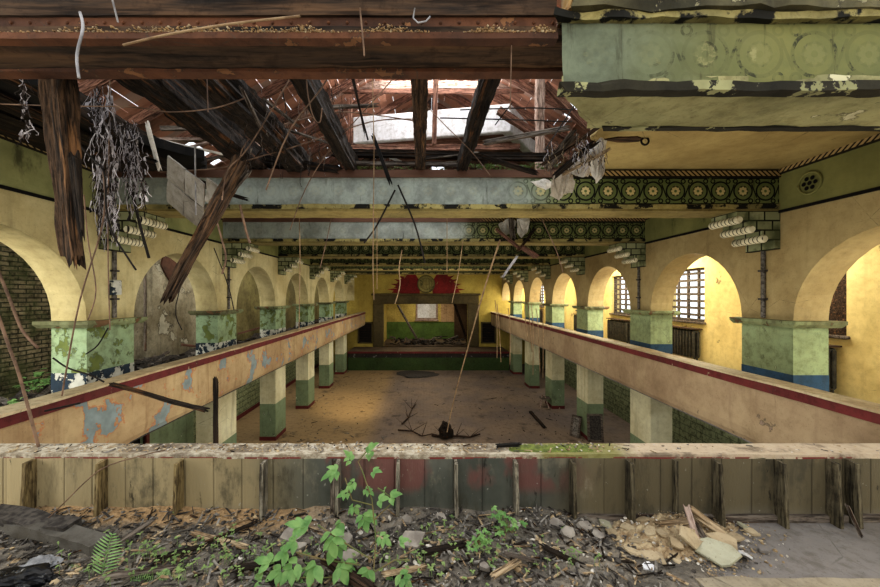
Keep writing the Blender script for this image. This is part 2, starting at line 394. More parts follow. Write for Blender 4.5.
M_FR2 = frieze('frieze_dark', C(112, 116, 60), C(94, 102, 52), INK, C(176, 160, 104), C(160, 166, 156), .4, 1.3)
M_FR3 = frieze('frieze_far', C(84, 92, 48), C(70, 80, 42), INK, C(150, 140, 90), (0, 0, 0), None, None)
M_FRWL = frieze('frieze_side_wall_pale', C(158, 158, 100), C(126, 130, 76), C(70, 70, 40), C(140, 138, 90), (0, 0, 0), None, None, fade=1.15, p=.9)
M_FRW = frieze('frieze_side_wall', C(136, 134, 72), C(114, 114, 60), C(40, 42, 24), C(120, 118, 70), (0, 0, 0), None, None, fade=1.15, p=.9)
def rope(name, pale, dark, axis=0, wx=None):
    g = G(name); q = g.xyz(); s = ((q[axis] * 13 + q[2] * 14).fract() - .5).abs()
    v = g.mix(g.ss(s, .26, .32), pale, dark); v = g.mix(((q[2]).abs()).gt(.04), v, dark)
    v = g.mix(g.ss(g.noise(3, 5), .56, .7, 0, .6), v, dark)
    if wx is not None: v = g.mix(g.ss(q[0] + (g.noise(1.4, 4) - .5), wx + .3, wx - .3), v, g.mix(g.noise(9, 5, .7, st=(.2, 1, 1)), C(70, 48, 38), C(120, 84, 64)))
    g.color(v); return g.mat
M_ROPE = rope('rope_border', C(190, 160, 100), C(40, 34, 20), 0)
M_ROPE1 = rope('rope_border_broken', C(190, 160, 100), C(40, 34, 20), 0, wx=1.9)
M_ROPEY = rope('rope_border_wall', C(180, 152, 96), C(40, 34, 20), 1)
M_SOFF = paint('beam_soffit_ochre', C(150, 132, 70), C(120, 108, 58), damt=.5, dirt=C(60, 52, 30), streak=0)
M_LIP0 = paint('beam_lip_near', C(30, 28, 20), C(52, 48, 32), peel=.56, under=C(150, 148, 100), pscale=4, damt=.5, streak=0)
M_LIP = paint('beam_lip', C(170, 156, 90), C(120, 112, 66), peel=.52, under=C(30, 28, 20), pscale=4, damt=.5)
def _panel():
    g = G('rear_parapet_boards'); x, y, z = g.xyz()
    a = g.noise(1.0, 5, .65); b = g.noise(12, 5, .7, st=(1, 1, .25))
    l = g.ss(x + (a - .5) * .5, -.95, -1.7); r = g.ss(x + (a - .5) * .4, .55, 1.1)
    v = g.mix(g.ss(a, .3, .7), C(72, 76, 68), C(104, 104, 94)); v = g.mix(l, v, C(158, 142, 104)); v = g.mix(r, v, C(104, 94, 70))
    red = g.ss(g.noise(1.1, 5, .6, st=(1, 1, .6), loc=(2.3, 0, 3)), .50, .56) * g.ss(z, 3.36, 3.46) * l.inv() * r.inv(); v = g.mix(red * .7, v, C(128, 74, 68)); v = g.mix(g.ss(z + a * .2, 3.42, 3.28) * .5, v, C(128, 122, 108)); big = g.noise(2.2, 7, .7, st=(1, 1, .5), loc=(1, 2, 3)); v = g.mix(g.ss(big, .50, .62, 0, .7), v, C(70, 66, 52)); v = g.mix(g.ss(big, .42, .30, 0, .5), v, C(150, 140, 116))
    v = g.mix(g.ss(g.noise(3, 6, .7, st=(1, 1, .3)), .56, .72, 0, .6), v, C(44, 42, 36))
    v = g.mix(g.ss(b, .62, .7, 0, .8), v, C(30, 28, 24))
    v = g.mix(g.ss(g.noise(26, 4, .6), .66, .72, 0, .6), v, C(170, 168, 156))
    j = (((x + g.white((x / .22).floor()) * .03) / .22).fract() - .5).abs(); v = g.mul(g.ss(j, .482, .492, 0, .7), v, (.25, .24, .22)); v = g.mul(g.white((x / .22).floor()) * .35, v, (.4, .4, .4))
    g.color(v); g.bump(b - g.ss(j, .46, .49), .5, .02); return g.mat
M_PANEL = _panel()
def _cap():
    g = G('rear_parapet_cap'); x, y, z = g.xyz(); a = g.noise(2, 6, .7); b = g.noise(18, 5, .7)
    v = g.mix(g.ss(b, .38, .62), C(136, 122, 100), C(184, 174, 154))
    v = g.mix(g.ss(x, 1.0, 1.5) * .8, v, C(184, 164, 138))
    v = g.mix(g.ss(a, .5, .62, 0, .8), v, C(104, 90, 74))
    ms = g.ss((x - .95).abs() + (a - .5) * .6, .45, .2); v = g.mix(ms * .85, v, C(122, 120, 52))
    mr = g.ss(z, ZRAIL - .012, ZRAIL - .022) * g.ss(g.noise(5, 5, .7), .44, .5); v = g.mix(mr, v, C(120, 50, 46))
    g.color(v); g.bump(b + a, .8, .02); return g.mat
M_RCAP = _cap()
def _roofb():
    g = G('roof_boarding'); x, y, z = g.xyz(); k = g.white((y / .22).floor()); n = g.noise(6, 5, .7, st=(.2, 1, .2))
    v = g.mix(k, C(184, 128, 98), C(130, 90, 70)); v = g.mix(g.ss(n, .5, .7, 0, .6), v, C(70, 46, 36)); v = g.mix(g.white((y / .22).floor() + 9.0).gt(.7) * .6, v, C(150, 134, 122))
    g.color(v); g.bump(n, .5, .02); return g.mat
M_ROOFB = _roofb()
def _tile():
    g = G('dark_roof_tiles'); n = g.noise(5, 5, .7); g.color(g.mix(g.ss(n, .36, .64), C(120, 84, 66), C(74, 62, 60))); g.bump(n, .5, .02); return g.mat
M_TILE = _tile()
M_TILEP = paint('grey_plaster_tile', C(176, 170, 160), C(140, 132, 122), damt=.5)
M_SOFF0 = paint('near_soffit_pale_green', C(170, 164, 112), C(136, 134, 88), damt=.6, dirt=C(84, 80, 52), streak=0, peel=.64, under=C(196, 190, 150), pscale=3)
# ================================================================ the shell
GAL = {1: 'gallery with radiators', -1: 'rubble-strewn gallery'}
def holed(name, s, x, th, y0, y1, z0, z1, holes, mat):
    """wall in the YZ plane with rectangular holes (y0,y1,z0,z1), thickness outward"""
    ys = sorted({y0, y1} | {h for q in holes for h in q[:2]}); zs = sorted({z0, z1} | {h for q in holes for h in q[2:]})
    bm = bmesh.new()
    for a, b in zip(ys, ys[1:]):
        for c, d in zip(zs, zs[1:]):
            cy, cz = (a + b) / 2, (c + d) / 2
            if any(h[0] < cy < h[1] and h[2] < cz < h[3] for h in holes): continue
            box(bm, min(s * x, s * (x + th)), max(s * x, s * (x + th)), a, b, c, d)
    bmesh.ops.remove_doubles(bm, verts=bm.verts, dist=1e-5)
    return obj(name, bm, mat)
def struct(o, label, cat): return tag(o, label, cat, None, 'structure')
struct(obj('floor', bx(-7.6, 7.6, 1.5, 25.3, -.2, 0), M_HALL), 'dusty worn floor of the hall below the galleries', 'floor')
WINS = [(Y0 + PX * i + PW + POPEN / 2) for i in range(-1, 6)]
for s, nm in ((1, 'right'), (-1, 'left')):
    # arcade wall above the pillars, with round arches
    bm = bmesh.new(); xa, xb = s * WX, s * (WX + WT); N = 20; Rr = POPEN / 2; top = 6.9
    for i in range(-1, 7):
        ya = Y0 + PX * i; yb = min(ya + PW, BACKY)
        if i < 6:
            for x in (xa, xb): quad(bm, [(x, ya, ZIMP), (x, yb, ZIMP), (x, yb, top), (x, ya, top)])
            cy = yb + Rr; pr = None
            for k in range(N + 1):
                a = PI - PI * k / N; y, z = cy + Rr * math.cos(a), ZIMP + Rr * math.sin(a)
                if pr:
                    for x in (xa, xb): quad(bm, [(x, pr[0], pr[1]), (x, y, z), (x, y, top), (x, pr[0], top)])
                    quad(bm, [(xa, pr[0], pr[1]), (xa, y, z), (xb, y, z), (xb, pr[0], pr[1])])
                pr = (y, z)
    ya = Y0 - PX; quad(bm, [(xa, ya, ZIMP), (xb, ya, ZIMP), (xb, ya, top), (xa, ya, top)])
    bmesh.ops.remove_doubles(bm, verts=bm.verts, dist=1e-5); bmesh.ops.recalc_face_normals(bm, faces=bm.faces)
    struct(obj('wall_' + nm, bm, M_WALL_R if s > 0 else M_WALL_L), 'yellow arcade wall of round arches over the ' + GAL[s], 'wall')
    # gallery floor slab
    struct(obj('floor_gallery_' + nm, bx(min(s * 4.5, s * OUTX), max(s * 4.5, s * OUTX), .5, BACKY, ZSLAB, ZGAL), M_CONC if s > 0 else M_RUBD), 'floor slab of the ' + GAL[s], 'floor')
    # lower outer wall
    if s < 0:
        hl = [(8.15, 9.25, 0, 2.05)]
        struct(holed('wall_lower_left', s, OUTX, .3, 1.5, 11.2, 0, ZSLAB, hl, M_LGREEN), 'green lower wall with a dark doorway under the rubble-strewn gallery', 'wall')
        struct(obj('wall_lower_brick', bx(-OUTX - .3, -OUTX, 11.2, BACKY, 0, ZSLAB), M_GBRICK), 'green painted brick wall under the rubble-strewn gallery', 'wall')
        struct(obj('baseboard_left', bx(-OUTX, -OUTX + .03, 9.35, BACKY, 0, .16), M_MAROON), 'maroon painted skirting along the green brick wall', 'baseboard')
    else:
        struct(obj('wall_lower_right', bx(OUTX, OUTX + .3, 1.5, BACKY, 0, ZSLAB), M_GBRICK), 'dim lower wall under the gallery with radiators', 'wall')
    struct(obj('ceiling_gallery_' + nm, bx(min(s * (WX + WT), s * OUTX), max(s * (WX + WT), s * OUTX), 3.0 if s > 0 else 9.6, BACKY, 6.3, 6.4), M_OUT_R if s > 0 else M_PLAST), 'ceiling of the ' + GAL[s], 'ceiling')
wh = [(c - .8, c + .8, 4.1, 5.62) for c in WINS]
struct(holed('wall_outer_right', 1, OUTX, .35, .5, BACKY, ZSLAB, 6.9, wh, M_OUT_R), 'bright yellow outer wall with windows behind the gallery with radiators', 'wall')
struct(obj('wall_outer_brick', bx(-OUTX - .35, -OUTX, .5, 8.6, ZGAL, 6.9), M_MOSSB), 'mossy bare brick outer wall seen through the first arch', 'wall')
struct(obj('wall_outer_left', bx(-OUTX - .35, -OUTX, 8.6, 12.4, ZGAL, 6.9), M_PLAST), 'stained grey plaster outer wall behind the rubble-strewn gallery', 'wall')
struct(obj('wall_outer_far_left', bx(-OUTX - .35, -OUTX, 12.4, BACKY, ZGAL, 6.9), paint('aisle_yellow_shaded', C(150, 140, 84), C(110, 100, 60), damt=.6, dirt=C(60, 50, 34))), 'yellow outer wall, colour darkened as aisle shade, farther along the rubble-strewn gallery', 'wall')  # darker olive puts the shade of the aisle into the wall colour
# end wall with the stage opening
def back():
    bm = bmesh.new(); xs = [-7.6, -3.42, 2.6, 7.6]; x0, x1 = -3.15, 2.80; zs0, zs1 = 1.2, 4.22
    box(bm, -7.6, x0, BACKY, BACKY + .4, 0, 7.2); box(bm, x1, 7.6, BACKY, BACKY + .4, 0, 7.2); box(bm, x0, x1, BACKY, BACKY + .4, zs1, 7.2); box(bm, x0, x1, BACKY, BACKY + .4, 0, zs0)
    return bm
struct(obj('wall_stage_end', back(), M_BACK), 'yellow end wall around the stage opening', 'wall')
M_SIN = paint('stage_inner_yellow', C(214, 190, 90), C(190, 166, 76), damt=.3, streak=.2); M_SING = paint('stage_inner_green', C(98, 128, 50), C(84, 112, 46), damt=.3)
struct(obj('wall_stage_back', bx(-3.6, 3.4, 29.6, 29.8, 1.2, 5.2), M_SIN), 'yellow wall at the back of the stage', 'wall')
struct(obj('trim_stage_dado', bx(-3.6, 2.2, 29.57, 29.6, 1.2, 2.62), M_SING), 'green painted dado on the back wall of the stage', 'trim')
for s in (-1, 1): struct(obj('wall_stage_side_' + ('left' if s < 0 else 'right'), bx(min(s * 3.4, s * 3.6), max(s * 3.4, s * 3.6), 25.5, 29.6, 1.2, 5.2), M_SIN), 'side wall of the stage', 'wall')
struct(obj('ceiling_stage', bx(-3.6, 3.6, 25.5, 29.8, 5.0, 5.2), M_DARK), 'dark ceiling above the stage', 'ceiling')
# stage
st = empty('stage', (0, 22.9, 0), 'low stage with green painted front and dark peeling band below its edge', 'stage', kind='thing')
M_SFR = paint('stage_front_green', C(62, 84, 36), C(50, 72, 32), damt=.4); M_SBAND = paint('stage_band_peeled', C(50, 44, 40), C(40, 36, 34), peel=.6, under=C(104, 104, 100), pscale=4)
obj('front_panel', bx(-5.2, 5.2, 0, .1, 0, .83), M_SFR, st); obj('peeling_band', bx(-5.2, 5.2, -.02, .1, .83, 1.13), M_SBAND, st)
M_SB = paint('stage_boards', C(122, 104, 80), C(96, 78, 60), damt=.5, streak=0); obj('stage_floor', bx(-5.2, 5.2, -.05, 2.18, 1.13, 1.2), M_SB, st); struct(obj('floor_stage', bx(-3.4, 3.4, 25.08, 29.6, 1.1, 1.2), M_SB), 'debris-strewn board floor of the stage', 'floor'); obj('edge_strip', bx(-5.2, 5.2, -.08, -.05, 1.1, 1.22), M_MAROON, st)
# proscenium frame
pf = empty('stage_surround', (0, BACKY, 1.2), 'wide flat olive brown frame around the stage opening', 'frame', kind='thing')
M_OLV = paint('olive_frame', C(96, 84, 50), C(80, 70, 42), damt=.4)
def post(x0, x1, z0, z1): return bevel(bx(x0, x1, -.14, 0, z0, z1), .03)
obj('jamb', post(-3.86, -3.12, 0, 3.02), M_OLV, pf); obj('jamb', post(2.77, 3.56, 0, 3.02), M_OLV, pf); obj('head', post(-3.86, 3.56, 3.02, 3.62), M_OLV, pf)
obj('cornice', bevel(bx(-3.98, 3.68, -.2, 0, 3.62, 3.76), .03), M_OLV, pf)
for x0, lb in ((-4.95, 'dark louvred panel beside the stage, on the rubble gallery side'), (3.72, 'dark louvred panel beside the stage, on the radiator gallery side')):
    gpan = empty('wall_grille', (x0, BACKY, 1.45), lb, 'grille', 'dark panels flanking the stage', kind='thing')
    obj('backing', bx(0, 1.05, -.03, 0, 0, 1.5), M_DARK, gpan)
    bm = bmesh.new(); box(bm, 0, 1.05, -.07, 0, 0, .09); box(bm, 0, 1.05, -.07, 0, 1.41, 1.5); box(bm, 0, .09, -.07, 0, 0, 1.5); box(bm, .96, 1.05, -.07, 0, 0, 1.5); obj('frame', bm, M_OLV, gpan)
    bm = bmesh.new()
    for k in range(7): box(bm, .09, .96, -.05, -.01, .2 + k * .17, .26 + k * .17)
    obj('louvres', bm, M_ROT, gpan)
# stage window, curtain patch and debris
wn = empty('window_1', (-.92, 29.55, 2.85), 'pale blocked window on the back wall of the stage', 'window', kind='structure')
obj('frame', bevel(bx(-.06, 1.76, -.06, 0, -.1, 2.0), .02), M_PALE, wn); obj('blind_panel', bx(.08, 1.6, -.08, -.06, .1, 1.9), M_DUSTW, wn); obj('sill', bevel(bx(-.15, 1.85, -.16, 0, -.16, -.06), .02), M_PALE, wn)
tag(obj('wall_stain_patch', bx(1.1, 2.2, 29.52, 29.56, 2.62, 4.6), paint('pinkish_plaster', C(196, 160, 116), C(176, 142, 100))), 'bare pinkish plaster patch beside the stage window', 'plaster', None, 'structure')
struct(obj('trim_stage_dark', bx(2.2, 3.4, 29.5, 29.56, 1.2, 4.6), paint('brown_stage_panel', C(92, 70, 48), C(72, 54, 38))), 'darker brown section of the stage back wall', 'trim')  # darker brown strip at one end of the back wall
tag(rough_beam('leaning_beam', (-2.32, 27.2, 4.1), (-.65, 26.6, 1.26), .24, .12, M_ROTG, 11), 'grey broken beam leaning inside the stage, beside the pale window', 'beam', kind='thing')
tag(rough_beam('leaning_beam', (1.96, 26.6, 4.25), (2.98, 26.3, 1.26), .2, .16, M_ROT, 12), 'dark beam leaning at the radiator side of the stage', 'beam', kind='thing')
rr = random.Random(5); bm = bmesh.new()
for k in range(130):
    x = rr.uniform(-2.9, 2.6); z = 1.22 + rr.random() ** 2 * (.5 if x < -1.2 or x > .6 else .3); y = rr.uniform(25.8, 27)
    if rr.random() < .5: shard(bm, (x, y, z), rr.uniform(.3, 1.0), rr.uniform(.08, .2), .04, rr, .5, rr.choice((0, 1, 2)))
    else: rock(bm, (x, y, z), rr.uniform(.06, .2), rr, mi=rr.choice((0, 1, 2, 2)))
tag(obj('stage_debris', bm, [M_ROT, M_ROTG, M_RUBD]), 'heap of broken boards and plaster lying on the stage', 'debris', kind='stuff')
# mural of red banners with a pale round emblem
mu = empty('wall_mural', (-.14, BACKY - .012, 5.52), 'painted red banners spreading from a pale round emblem above the stage', 'mural', kind='thing')
M_RED = paint('mural_red', C(150, 30, 28), C(112, 24, 26), peel=.64, under=C(170, 140, 60), pscale=2.5, damt=.4)
for s in (-1, 1):
    bm = bmesh.new(); rr = random.Random(3)
    for k in range(7):
        a = .10 + k * .15; L = 2.3 - k * .16; w = .34
        b0 = Vector((s * .45, 0, -.5 + k * .09)); d = Vector((s * math.cos(a), 0, math.sin(a))); n = Vector((-d.z * s, 0, d.x * s)); y = -.002 * k
        p = [b0 - n * w * .3, b0 + d * L * .55 - n * w * .55, b0 + d * L * .86 - n * w * .62, b0 + d * L * .8 - n * .05, b0 + d * L, b0 + d * L * .82 + n * w * .3, b0 + d * L * .5 + n * w * .45, b0 + n * w * .4]
        f = quad(bm, [(q.x, y, q.z) for q in p])
    obj('red_banners', bm, M_RED, mu)
bm = bmesh.new(); n = 28
quad(bm, [(.62 * math.cos(2 * PI * k / n), -.02, .62 * math.sin(2 * PI * k / n) + .1) for k in range(n)]); em = obj('round_emblem', bm, paint('emblem_pale', C(158, 146, 80), C(128, 122, 62), peel=.58, under=C(96, 90, 50)), mu)
bm = bmesh.new(); tube(bm, [(.6 * math.cos(2 * PI * k / 28), -.03, .6 * math.sin(2 * PI * k / 28) + .1) for k in range(29)], .035, 5); tube(bm, [(.4 * math.cos(2 * PI * k / 28), -.03, .4 * math.sin(2 * PI * k / 28) + .12) for k in range(29)], .014, 4)
for k in range(3): tube(bm, [((k - 1) * .2, -.03, -.26 + .06), ((k - 1) * .2 * 1.25, -.03, .1), ((k - 1) * .2, -.03, .46)], .012, 4)
obj('emblem_rim', bm, paint('emblem_olive', C(110, 104, 56), C(92, 86, 48)), em)

# ================================================================ pillars of the galleries
def pillar(s, i):
    y = Y0 + PX * i
    t = empty('pillar', (s * WX, y, ZGAL), ('green pillar with blue base, %s in the %s' if s > 0 else 'peeling green pillar, %s from the camera in the %s') % (ORD[i] + (' from the camera' if s > 0 else ''), GAL[s]), 'pillar', 'green pillars of the ' + GAL[s], 'thing')
    x0, x1 = (0, WT) if s > 0 else (-WT, 0)
    obj('shaft', bx(x0, x1, 0, PW, .62, ZIMP - ZGAL - .1), M_GREEN_R if s > 0 else M_GREEN_L, t)
    obj('painted_base', bx(x0 - .004, x1 + .004, -.004, PW + .004, 0, .69 if s > 0 else .72), M_BLUE if s > 0 else M_BLUEL, t)
    c = rough_box(x0 - .13, x1 + .13, -.13, PW + .13, ZIMP - ZGAL - .1, ZIMP - ZGAL, .05, .04, i + (7 if s > 0 else 0), keep=(2,))
    for v in c.verts:
        if v.co.z < ZIMP - ZGAL - .06:
            v.co.x = x0 + (x1 - x0) / 2 + (v.co.x - x0 - (x1 - x0) / 2) * .9; v.co.y = PW / 2 + (v.co.y - PW / 2) * .93
    obj('ledge', c, M_CAP, t)
for i in range(6):
    for s in (1, -1): pillar(s, i)
def column(s, i):
    y = Y0 + PX * i
    t = empty('column', (s * WX, y, 0), '%s column from the camera below the %s, cream over green' % (ORD[i - 1], GAL[s]), 'column', 'columns under the ' + GAL[s], 'thing')
    x0, x1 = (0, WT) if s > 0 else (-WT, 0)
    obj('shaft', bx(x0, x1, 0, PW, 1.2, ZSLAB), M_CREAM, t); obj('green_dado', bx(x0 - .003, x1 + .003, -.003, PW + .003, .12, 1.22), M_LGREEN, t); obj('base_strip', bx(x0 - .012, x1 + .012, -.012, PW + .012, 0, .13), M_MAROON, t)
for i in range(1, 6):
    for s in (1, -1): column(s, i)
# ================================================================ gallery parapets
for s in (1, -1):
    t = empty('gallery_parapet', (s * RAILX, 0, ZSLAB), ('pinkish parapet with dark red band along the gallery with radiators' if s > 0 else 'tan peeling parapet with dark red band along the rubble-strewn gallery'), 'parapet', kind='thing')
    bm = bmesh.new(); y0, y1 = 2.84, BACKY - .02
    prof = [(0, .95), (0, .22), (.02, .1), (.07, .02), (.16, 0), (.16, .95)]
    ny = 60; rows = []
    for k in range(ny + 1):
        yy = y0 + (y1 - y0) * k / ny; rows.append([bm.verts.new((s * (a + .012 * noise.noise(Vector((yy * 1.3, b * 3, s)))), yy, b + (.012 * noise.noise(Vector((yy * 4, 3, s))) if b < .1 else 0))) for a, b in prof])
    for a, b in zip(rows, rows[1:]):
        for k in range(len(prof)): bm.faces.new((a[k], a[(k + 1) % len(prof)], b[(k + 1) % len(prof)], b[k]))
    bm.faces.new(rows[0]); bm.faces.new(rows[-1]); bmesh.ops.recalc_face_normals(bm, faces=bm.faces)
    obj('panel', bm, M_PARR if s > 0 else M_PARL, t)
    obj('red_band', rough_box(min(-.02 * s, .17 * s), max(-.02 * s, .17 * s), y0, y1, .83, .945, .5, .008, 3), M_MAROON, t)
    obj('rail_top', rough_box(min(-.035 * s, .26 * s), max(-.035 * s, .26 * s), y0, y1, .945, .975, .3, .012, 5), M_RAILTOP, t)
# ================================================================ ceiling beams, consoles
def beam_y(i): return (Y0 + PX * i + .19) if i >= 0 else 2.24
BD = .49
BL = {-1: 'great broken concrete beam with faded green frieze, nearest overhead', 0: 'ceiling beam with washed out frieze below the roof hole, first beyond the broken joists',
      1: 'second frieze beam across the hall, half washed white, broken lath hanging from it', 2: 'third dark green frieze beam across the hall', 3: 'fourth dark green frieze beam across the hall', 4: 'fifth ceiling beam, last but one before the stage', 5: 'sixth ceiling beam, closest to the stage'}
for i in range(-1, 6):
    y = beam_y(i); xl = -5.2 if i >= 0 else .64
    t = empty('ceiling_beam', (0, y, ZBEAM), BL[i], 'beam', 'decorated beams across the hall', 'thing')
    hole = {0: (-3.3, 1.55), 1: (-1.2, .95)}.get(i)
    def xs(bm_y0, bm_y1, z0, z1, step=.25, amp=.006, sd=0): return rough_box(xl, 5.2, bm_y0, bm_y1, z0, z1, step, amp, sd + i, keep=(1,))
    obj('soffit', rough_box(xl, 5.2, 0, BD, 0, .1, .1 if i < 1 else .4, .012 if i < 2 else .004, i), M_SOFF if i >= 0 else M_SOFF0, t)
    if i >= 0:
        obj('lower_moulding', rough_box(xl, 5.2, -.02, BD + .02, .035, .1, .12, .012 if i < 1 else .006, i + 20), M_LIP, t)
        o = obj('frieze', bx(xl, 5.2, 0, BD, -.205, .205), [M_FR1, M_FR2, M_FR3, M_FR3, M_FR3, M_FR3][i], t); o.location.z = .305
        o = obj('rope_border', bx(-5.2, 5.2, -.035, BD + .035, -.055, .055), [M_ROPE1, rope('rope_border_mid', C(150, 120, 72), C(40, 34, 20), 0, wx=1.2), M_ROPE][min(i, 2)], t); o.location.z = .565
    else:
        obj('lower_moulding', rough_box(xl - .02, 5.2, -.035, .04, -.012, .045, .08, .014, 20), M_LIP0, t); obj('rear_moulding', rough_box(xl + .2, 5.2, BD - .03, BD + .03, -.01, .03, .08, .01, 24), M_LIP0, t)
        o = obj('frieze', rough_box(xl, 5.2, 0, BD, -.195, .195, .1, .004, 7), M_FR0, t); o.location.z = .235
        obj('upper_moulding', rough_box(xl - .03, 5.2, -.05, BD + .05, .43, .475, .08, .02, 33), M_LIP, t)
        obj('upper_band', rough_box(xl + .05, 5.2, -.07, BD, .475, 1.0, .1, .03, 34), paint('upper_band_dark', C(112, 104, 70), C(40, 38, 26), damt=.9, dirt=C(24, 22, 18), peel=.56, under=C(150, 142, 106), pscale=5), t)
    if i < 0:
        for ch in t.children:
            for v in ch.data.vertices:
                k = max(0, 1 - (v.co.x - xl) / .9); v.co.x += k * (.40 * max(0, v.co.y) / BD + .07 * noise.noise(Vector((v.co.z * 9, v.co.y * 9, 2))))
    for s in (1, -1):
        lb = '%s stepped console bracket from the camera on the wall of the %s' % (ORD[max(i, 0)], GAL[s])
        if i < 0: continue
        k = empty('wall_console', (s * WX, y, ZBEAM), lb, 'bracket', 'stepped brackets on the ' + GAL[s], 'thing')
        bm = bmesh.new(); prof = [(0, 0)]
        for q in range(4): prof += [(.66 - .19 * q, -.145 * q), (.66 - .19 * q, -.145 * (q + 1))]
        prof.append((0, -.58))
        a = [bm.verts.new((-s * p, 0, z)) for p, z in prof]; b = [bm.verts.new((-s * p, BD, z)) for p, z in prof]
        bm.faces.new(a); bm.faces.new(b[::-1])
        for q in range(len(prof)): bm.faces.new((a[q], b[q], b[(q + 1) % len(prof)], a[(q + 1) % len(prof)]))
        bmesh.ops.recalc_face_normals(bm, faces=bm.faces); obj('masonry', bm, M_CONS, k)
        for q in range(3):
            bm = bmesh.new(); tube(bm, [(-s * (.64 - .19 * q), v, -.145 * (q + 1) + .012) for v in (-.03, -.01, BD * .33, BD * .66, BD + .01, BD + .03)], [.045, .06, .06, .06, .06, .045], 12); obj('roll', bm, M_ROLL, k)
# frieze and rope border running along the arcade walls
for s in (1, -1):
    nm = 'right' if s > 0 else 'left'
    for i in range(-1, 6):
        y0 = (beam_y(i) + BD) if i >= 0 else 2.75; y1 = beam_y(i + 1) if i < 5 else BACKY
        bm = bx(min(0, -.02 * s), max(0, -.02 * s), y0, y1, -.3, .3); o = obj('trim_frieze_' + nm, bm, M_FRW if s > 0 or i > 0 else M_FRWL); o.location = (s * WX, 0, 6.43); struct(o, 'faded green frieze band on the arcade wall of the %s, %s bay' % (GAL[s], ORD[i + 1]), 'trim')
        o = obj('trim_rope_' + nm, bx(min(0, -.05 * s), max(0, -.05 * s), y0, y1, -.06, .06), M_ROPEY); o.location = (s * WX, 0, 6.74); struct(o, 'rope border at the top of the arcade wall of the %s, %s bay' % (GAL[s], ORD[i + 1]), 'trim')
        o = obj('trim_line_' + nm, bx(min(0, -.03 * s), max(0, -.03 * s), y0, y1, -.02, .02), M_DARK); o.location = (s * WX, 0, 6.12); struct(o, 'dark moulding line under the frieze of the %s, %s bay' % (GAL[s], ORD[i + 1]), 'trim')
t = empty('wall_rosette', (WX - .02, 4.99, 6.42), 'small round pierced rosette on the green frieze near the great beam', 'rosette', kind='thing')
bm = bmesh.new(); tube(bm, [(-.01, .15 * math.cos(2 * PI * k / 24), .15 * math.sin(2 * PI * k / 24)) for k in range(25)], .016, 6); obj('rim', bm, M_FRW, t)
bm = bmesh.new()
for k in range(7):
    a = 2 * PI * k / 6; c = (.075 * math.cos(a), .075 * math.sin(a)) if k < 6 else (0, 0)
    quad(bm, [(-.012, c[0] + .03 * math.cos(2 * PI * q / 10), c[1] + .03 * math.sin(2 * PI * q / 10)) for q in range(10)])
obj('piercing', bm, M_DARK, t)
# ceilings between the beams
def ragged(name, xa, xb, y0, y1, side, mat, seed, z=ZCEIL, amp=.35, slope=0.0):
    """ceiling plate whose inner edge (side -1: low x, +1: high x) is torn"""
    bm = bmesh.new(); n = 40; lo, hi = [], []
    for k in range(n + 1):
        y = y0 + (y1 - y0) * k / n; j = amp * (noise.noise(Vector((y * 1.1, seed, 0))) + .45 * noise.noise(Vector((y * 4.5, seed, 3))) + .25 * noise.noise(Vector((y * 13, seed, 5)))) + slope * k / n
        a, b = (xa + j, xb) if side < 0 else (xa, xb + j)
        for L, zz in ((lo, z), (hi, z + .12)): L.append((bm.verts.new((a, y, zz)), bm.verts.new((b, y, zz))))
    for k in range(n):
        for L in (lo, hi): bm.faces.new((L[k][0], L[k + 1][0], L[k + 1][1], L[k][1]))
        for e in (0, 1): bm.faces.new((lo[k][e], lo[k + 1][e], hi[k + 1][e], hi[k][e]))
    for k in (0, n): bm.faces.new((lo[k][0], lo[k][1], hi[k][1], hi[k][0]))
    bmesh.ops.recalc_face_normals(bm, faces=bm.faces)
    return obj(name, bm, mat)
struct(ragged('ceiling_bay_right', 1.75, 5.2, 2.7, beam_y(0) + .05, -1, M_CEIL, 4, slope=.35), 'ochre plaster ceiling with torn edge over the gallery with radiators', 'ceiling')
struct(ragged('ceiling_bay_left', -5.2, -3.9, 2.7, beam_y(0) + .05, 1, M_DARK, 6, slope=.3), 'blackened rotten ceiling remains by the rubble-strewn gallery', 'ceiling')
struct(ragged('ceiling_second_right', .8, 5.2, beam_y(0) + BD, beam_y(1) + .1, -1, M_CEILD, 8), 'torn ceiling of the second bay, radiator side', 'ceiling')
struct(ragged('ceiling_second_left', -5.2, -2.2, beam_y(0) + BD, beam_y(1) + .1, 1, M_CEILD, 9), 'torn ceiling of the second bay, rubble side', 'ceiling')
for i in range(1, 6):
    y1 = beam_y(i + 1) if i < 5 else BACKY
    struct(obj('ceiling_bay_%d' % (i + 2), bx(-5.2, 5.2, beam_y(i) + BD, y1 + .05, ZCEIL, ZCEIL + .12), M_CEILD), 'dark green ceiling field of the %s bay' % ORD[i + 1], 'ceiling')
# conduits under the consoles
for s, i in ((1, 0), (1, 1), (-1, 0), (-1, 1)):
    y = beam_y(i) + BD / 2; t = empty('conduit', (s * (WX - .03), y, ZIMP), 'thin grey vertical conduit under the %s bracket of the %s' % (ORD[i], GAL[s]), 'conduit', kind='thing')
    bm = bmesh.new(); tube(bm, [(0, 0, .02), (0, 0, 1.1)], .03, 8); obj('pipe', bm, M_RUB, t)
    if s < 0 and i == 0: obj('junction_box', bevel(bx(-.05, .06, -.08, .08, .38, .62), .015), M_BLUEL, t)
    for z in (.3, .75): obj('clip', bx(-.04, .04, -.05, .05, z, z + .03), M_RUBD, t)
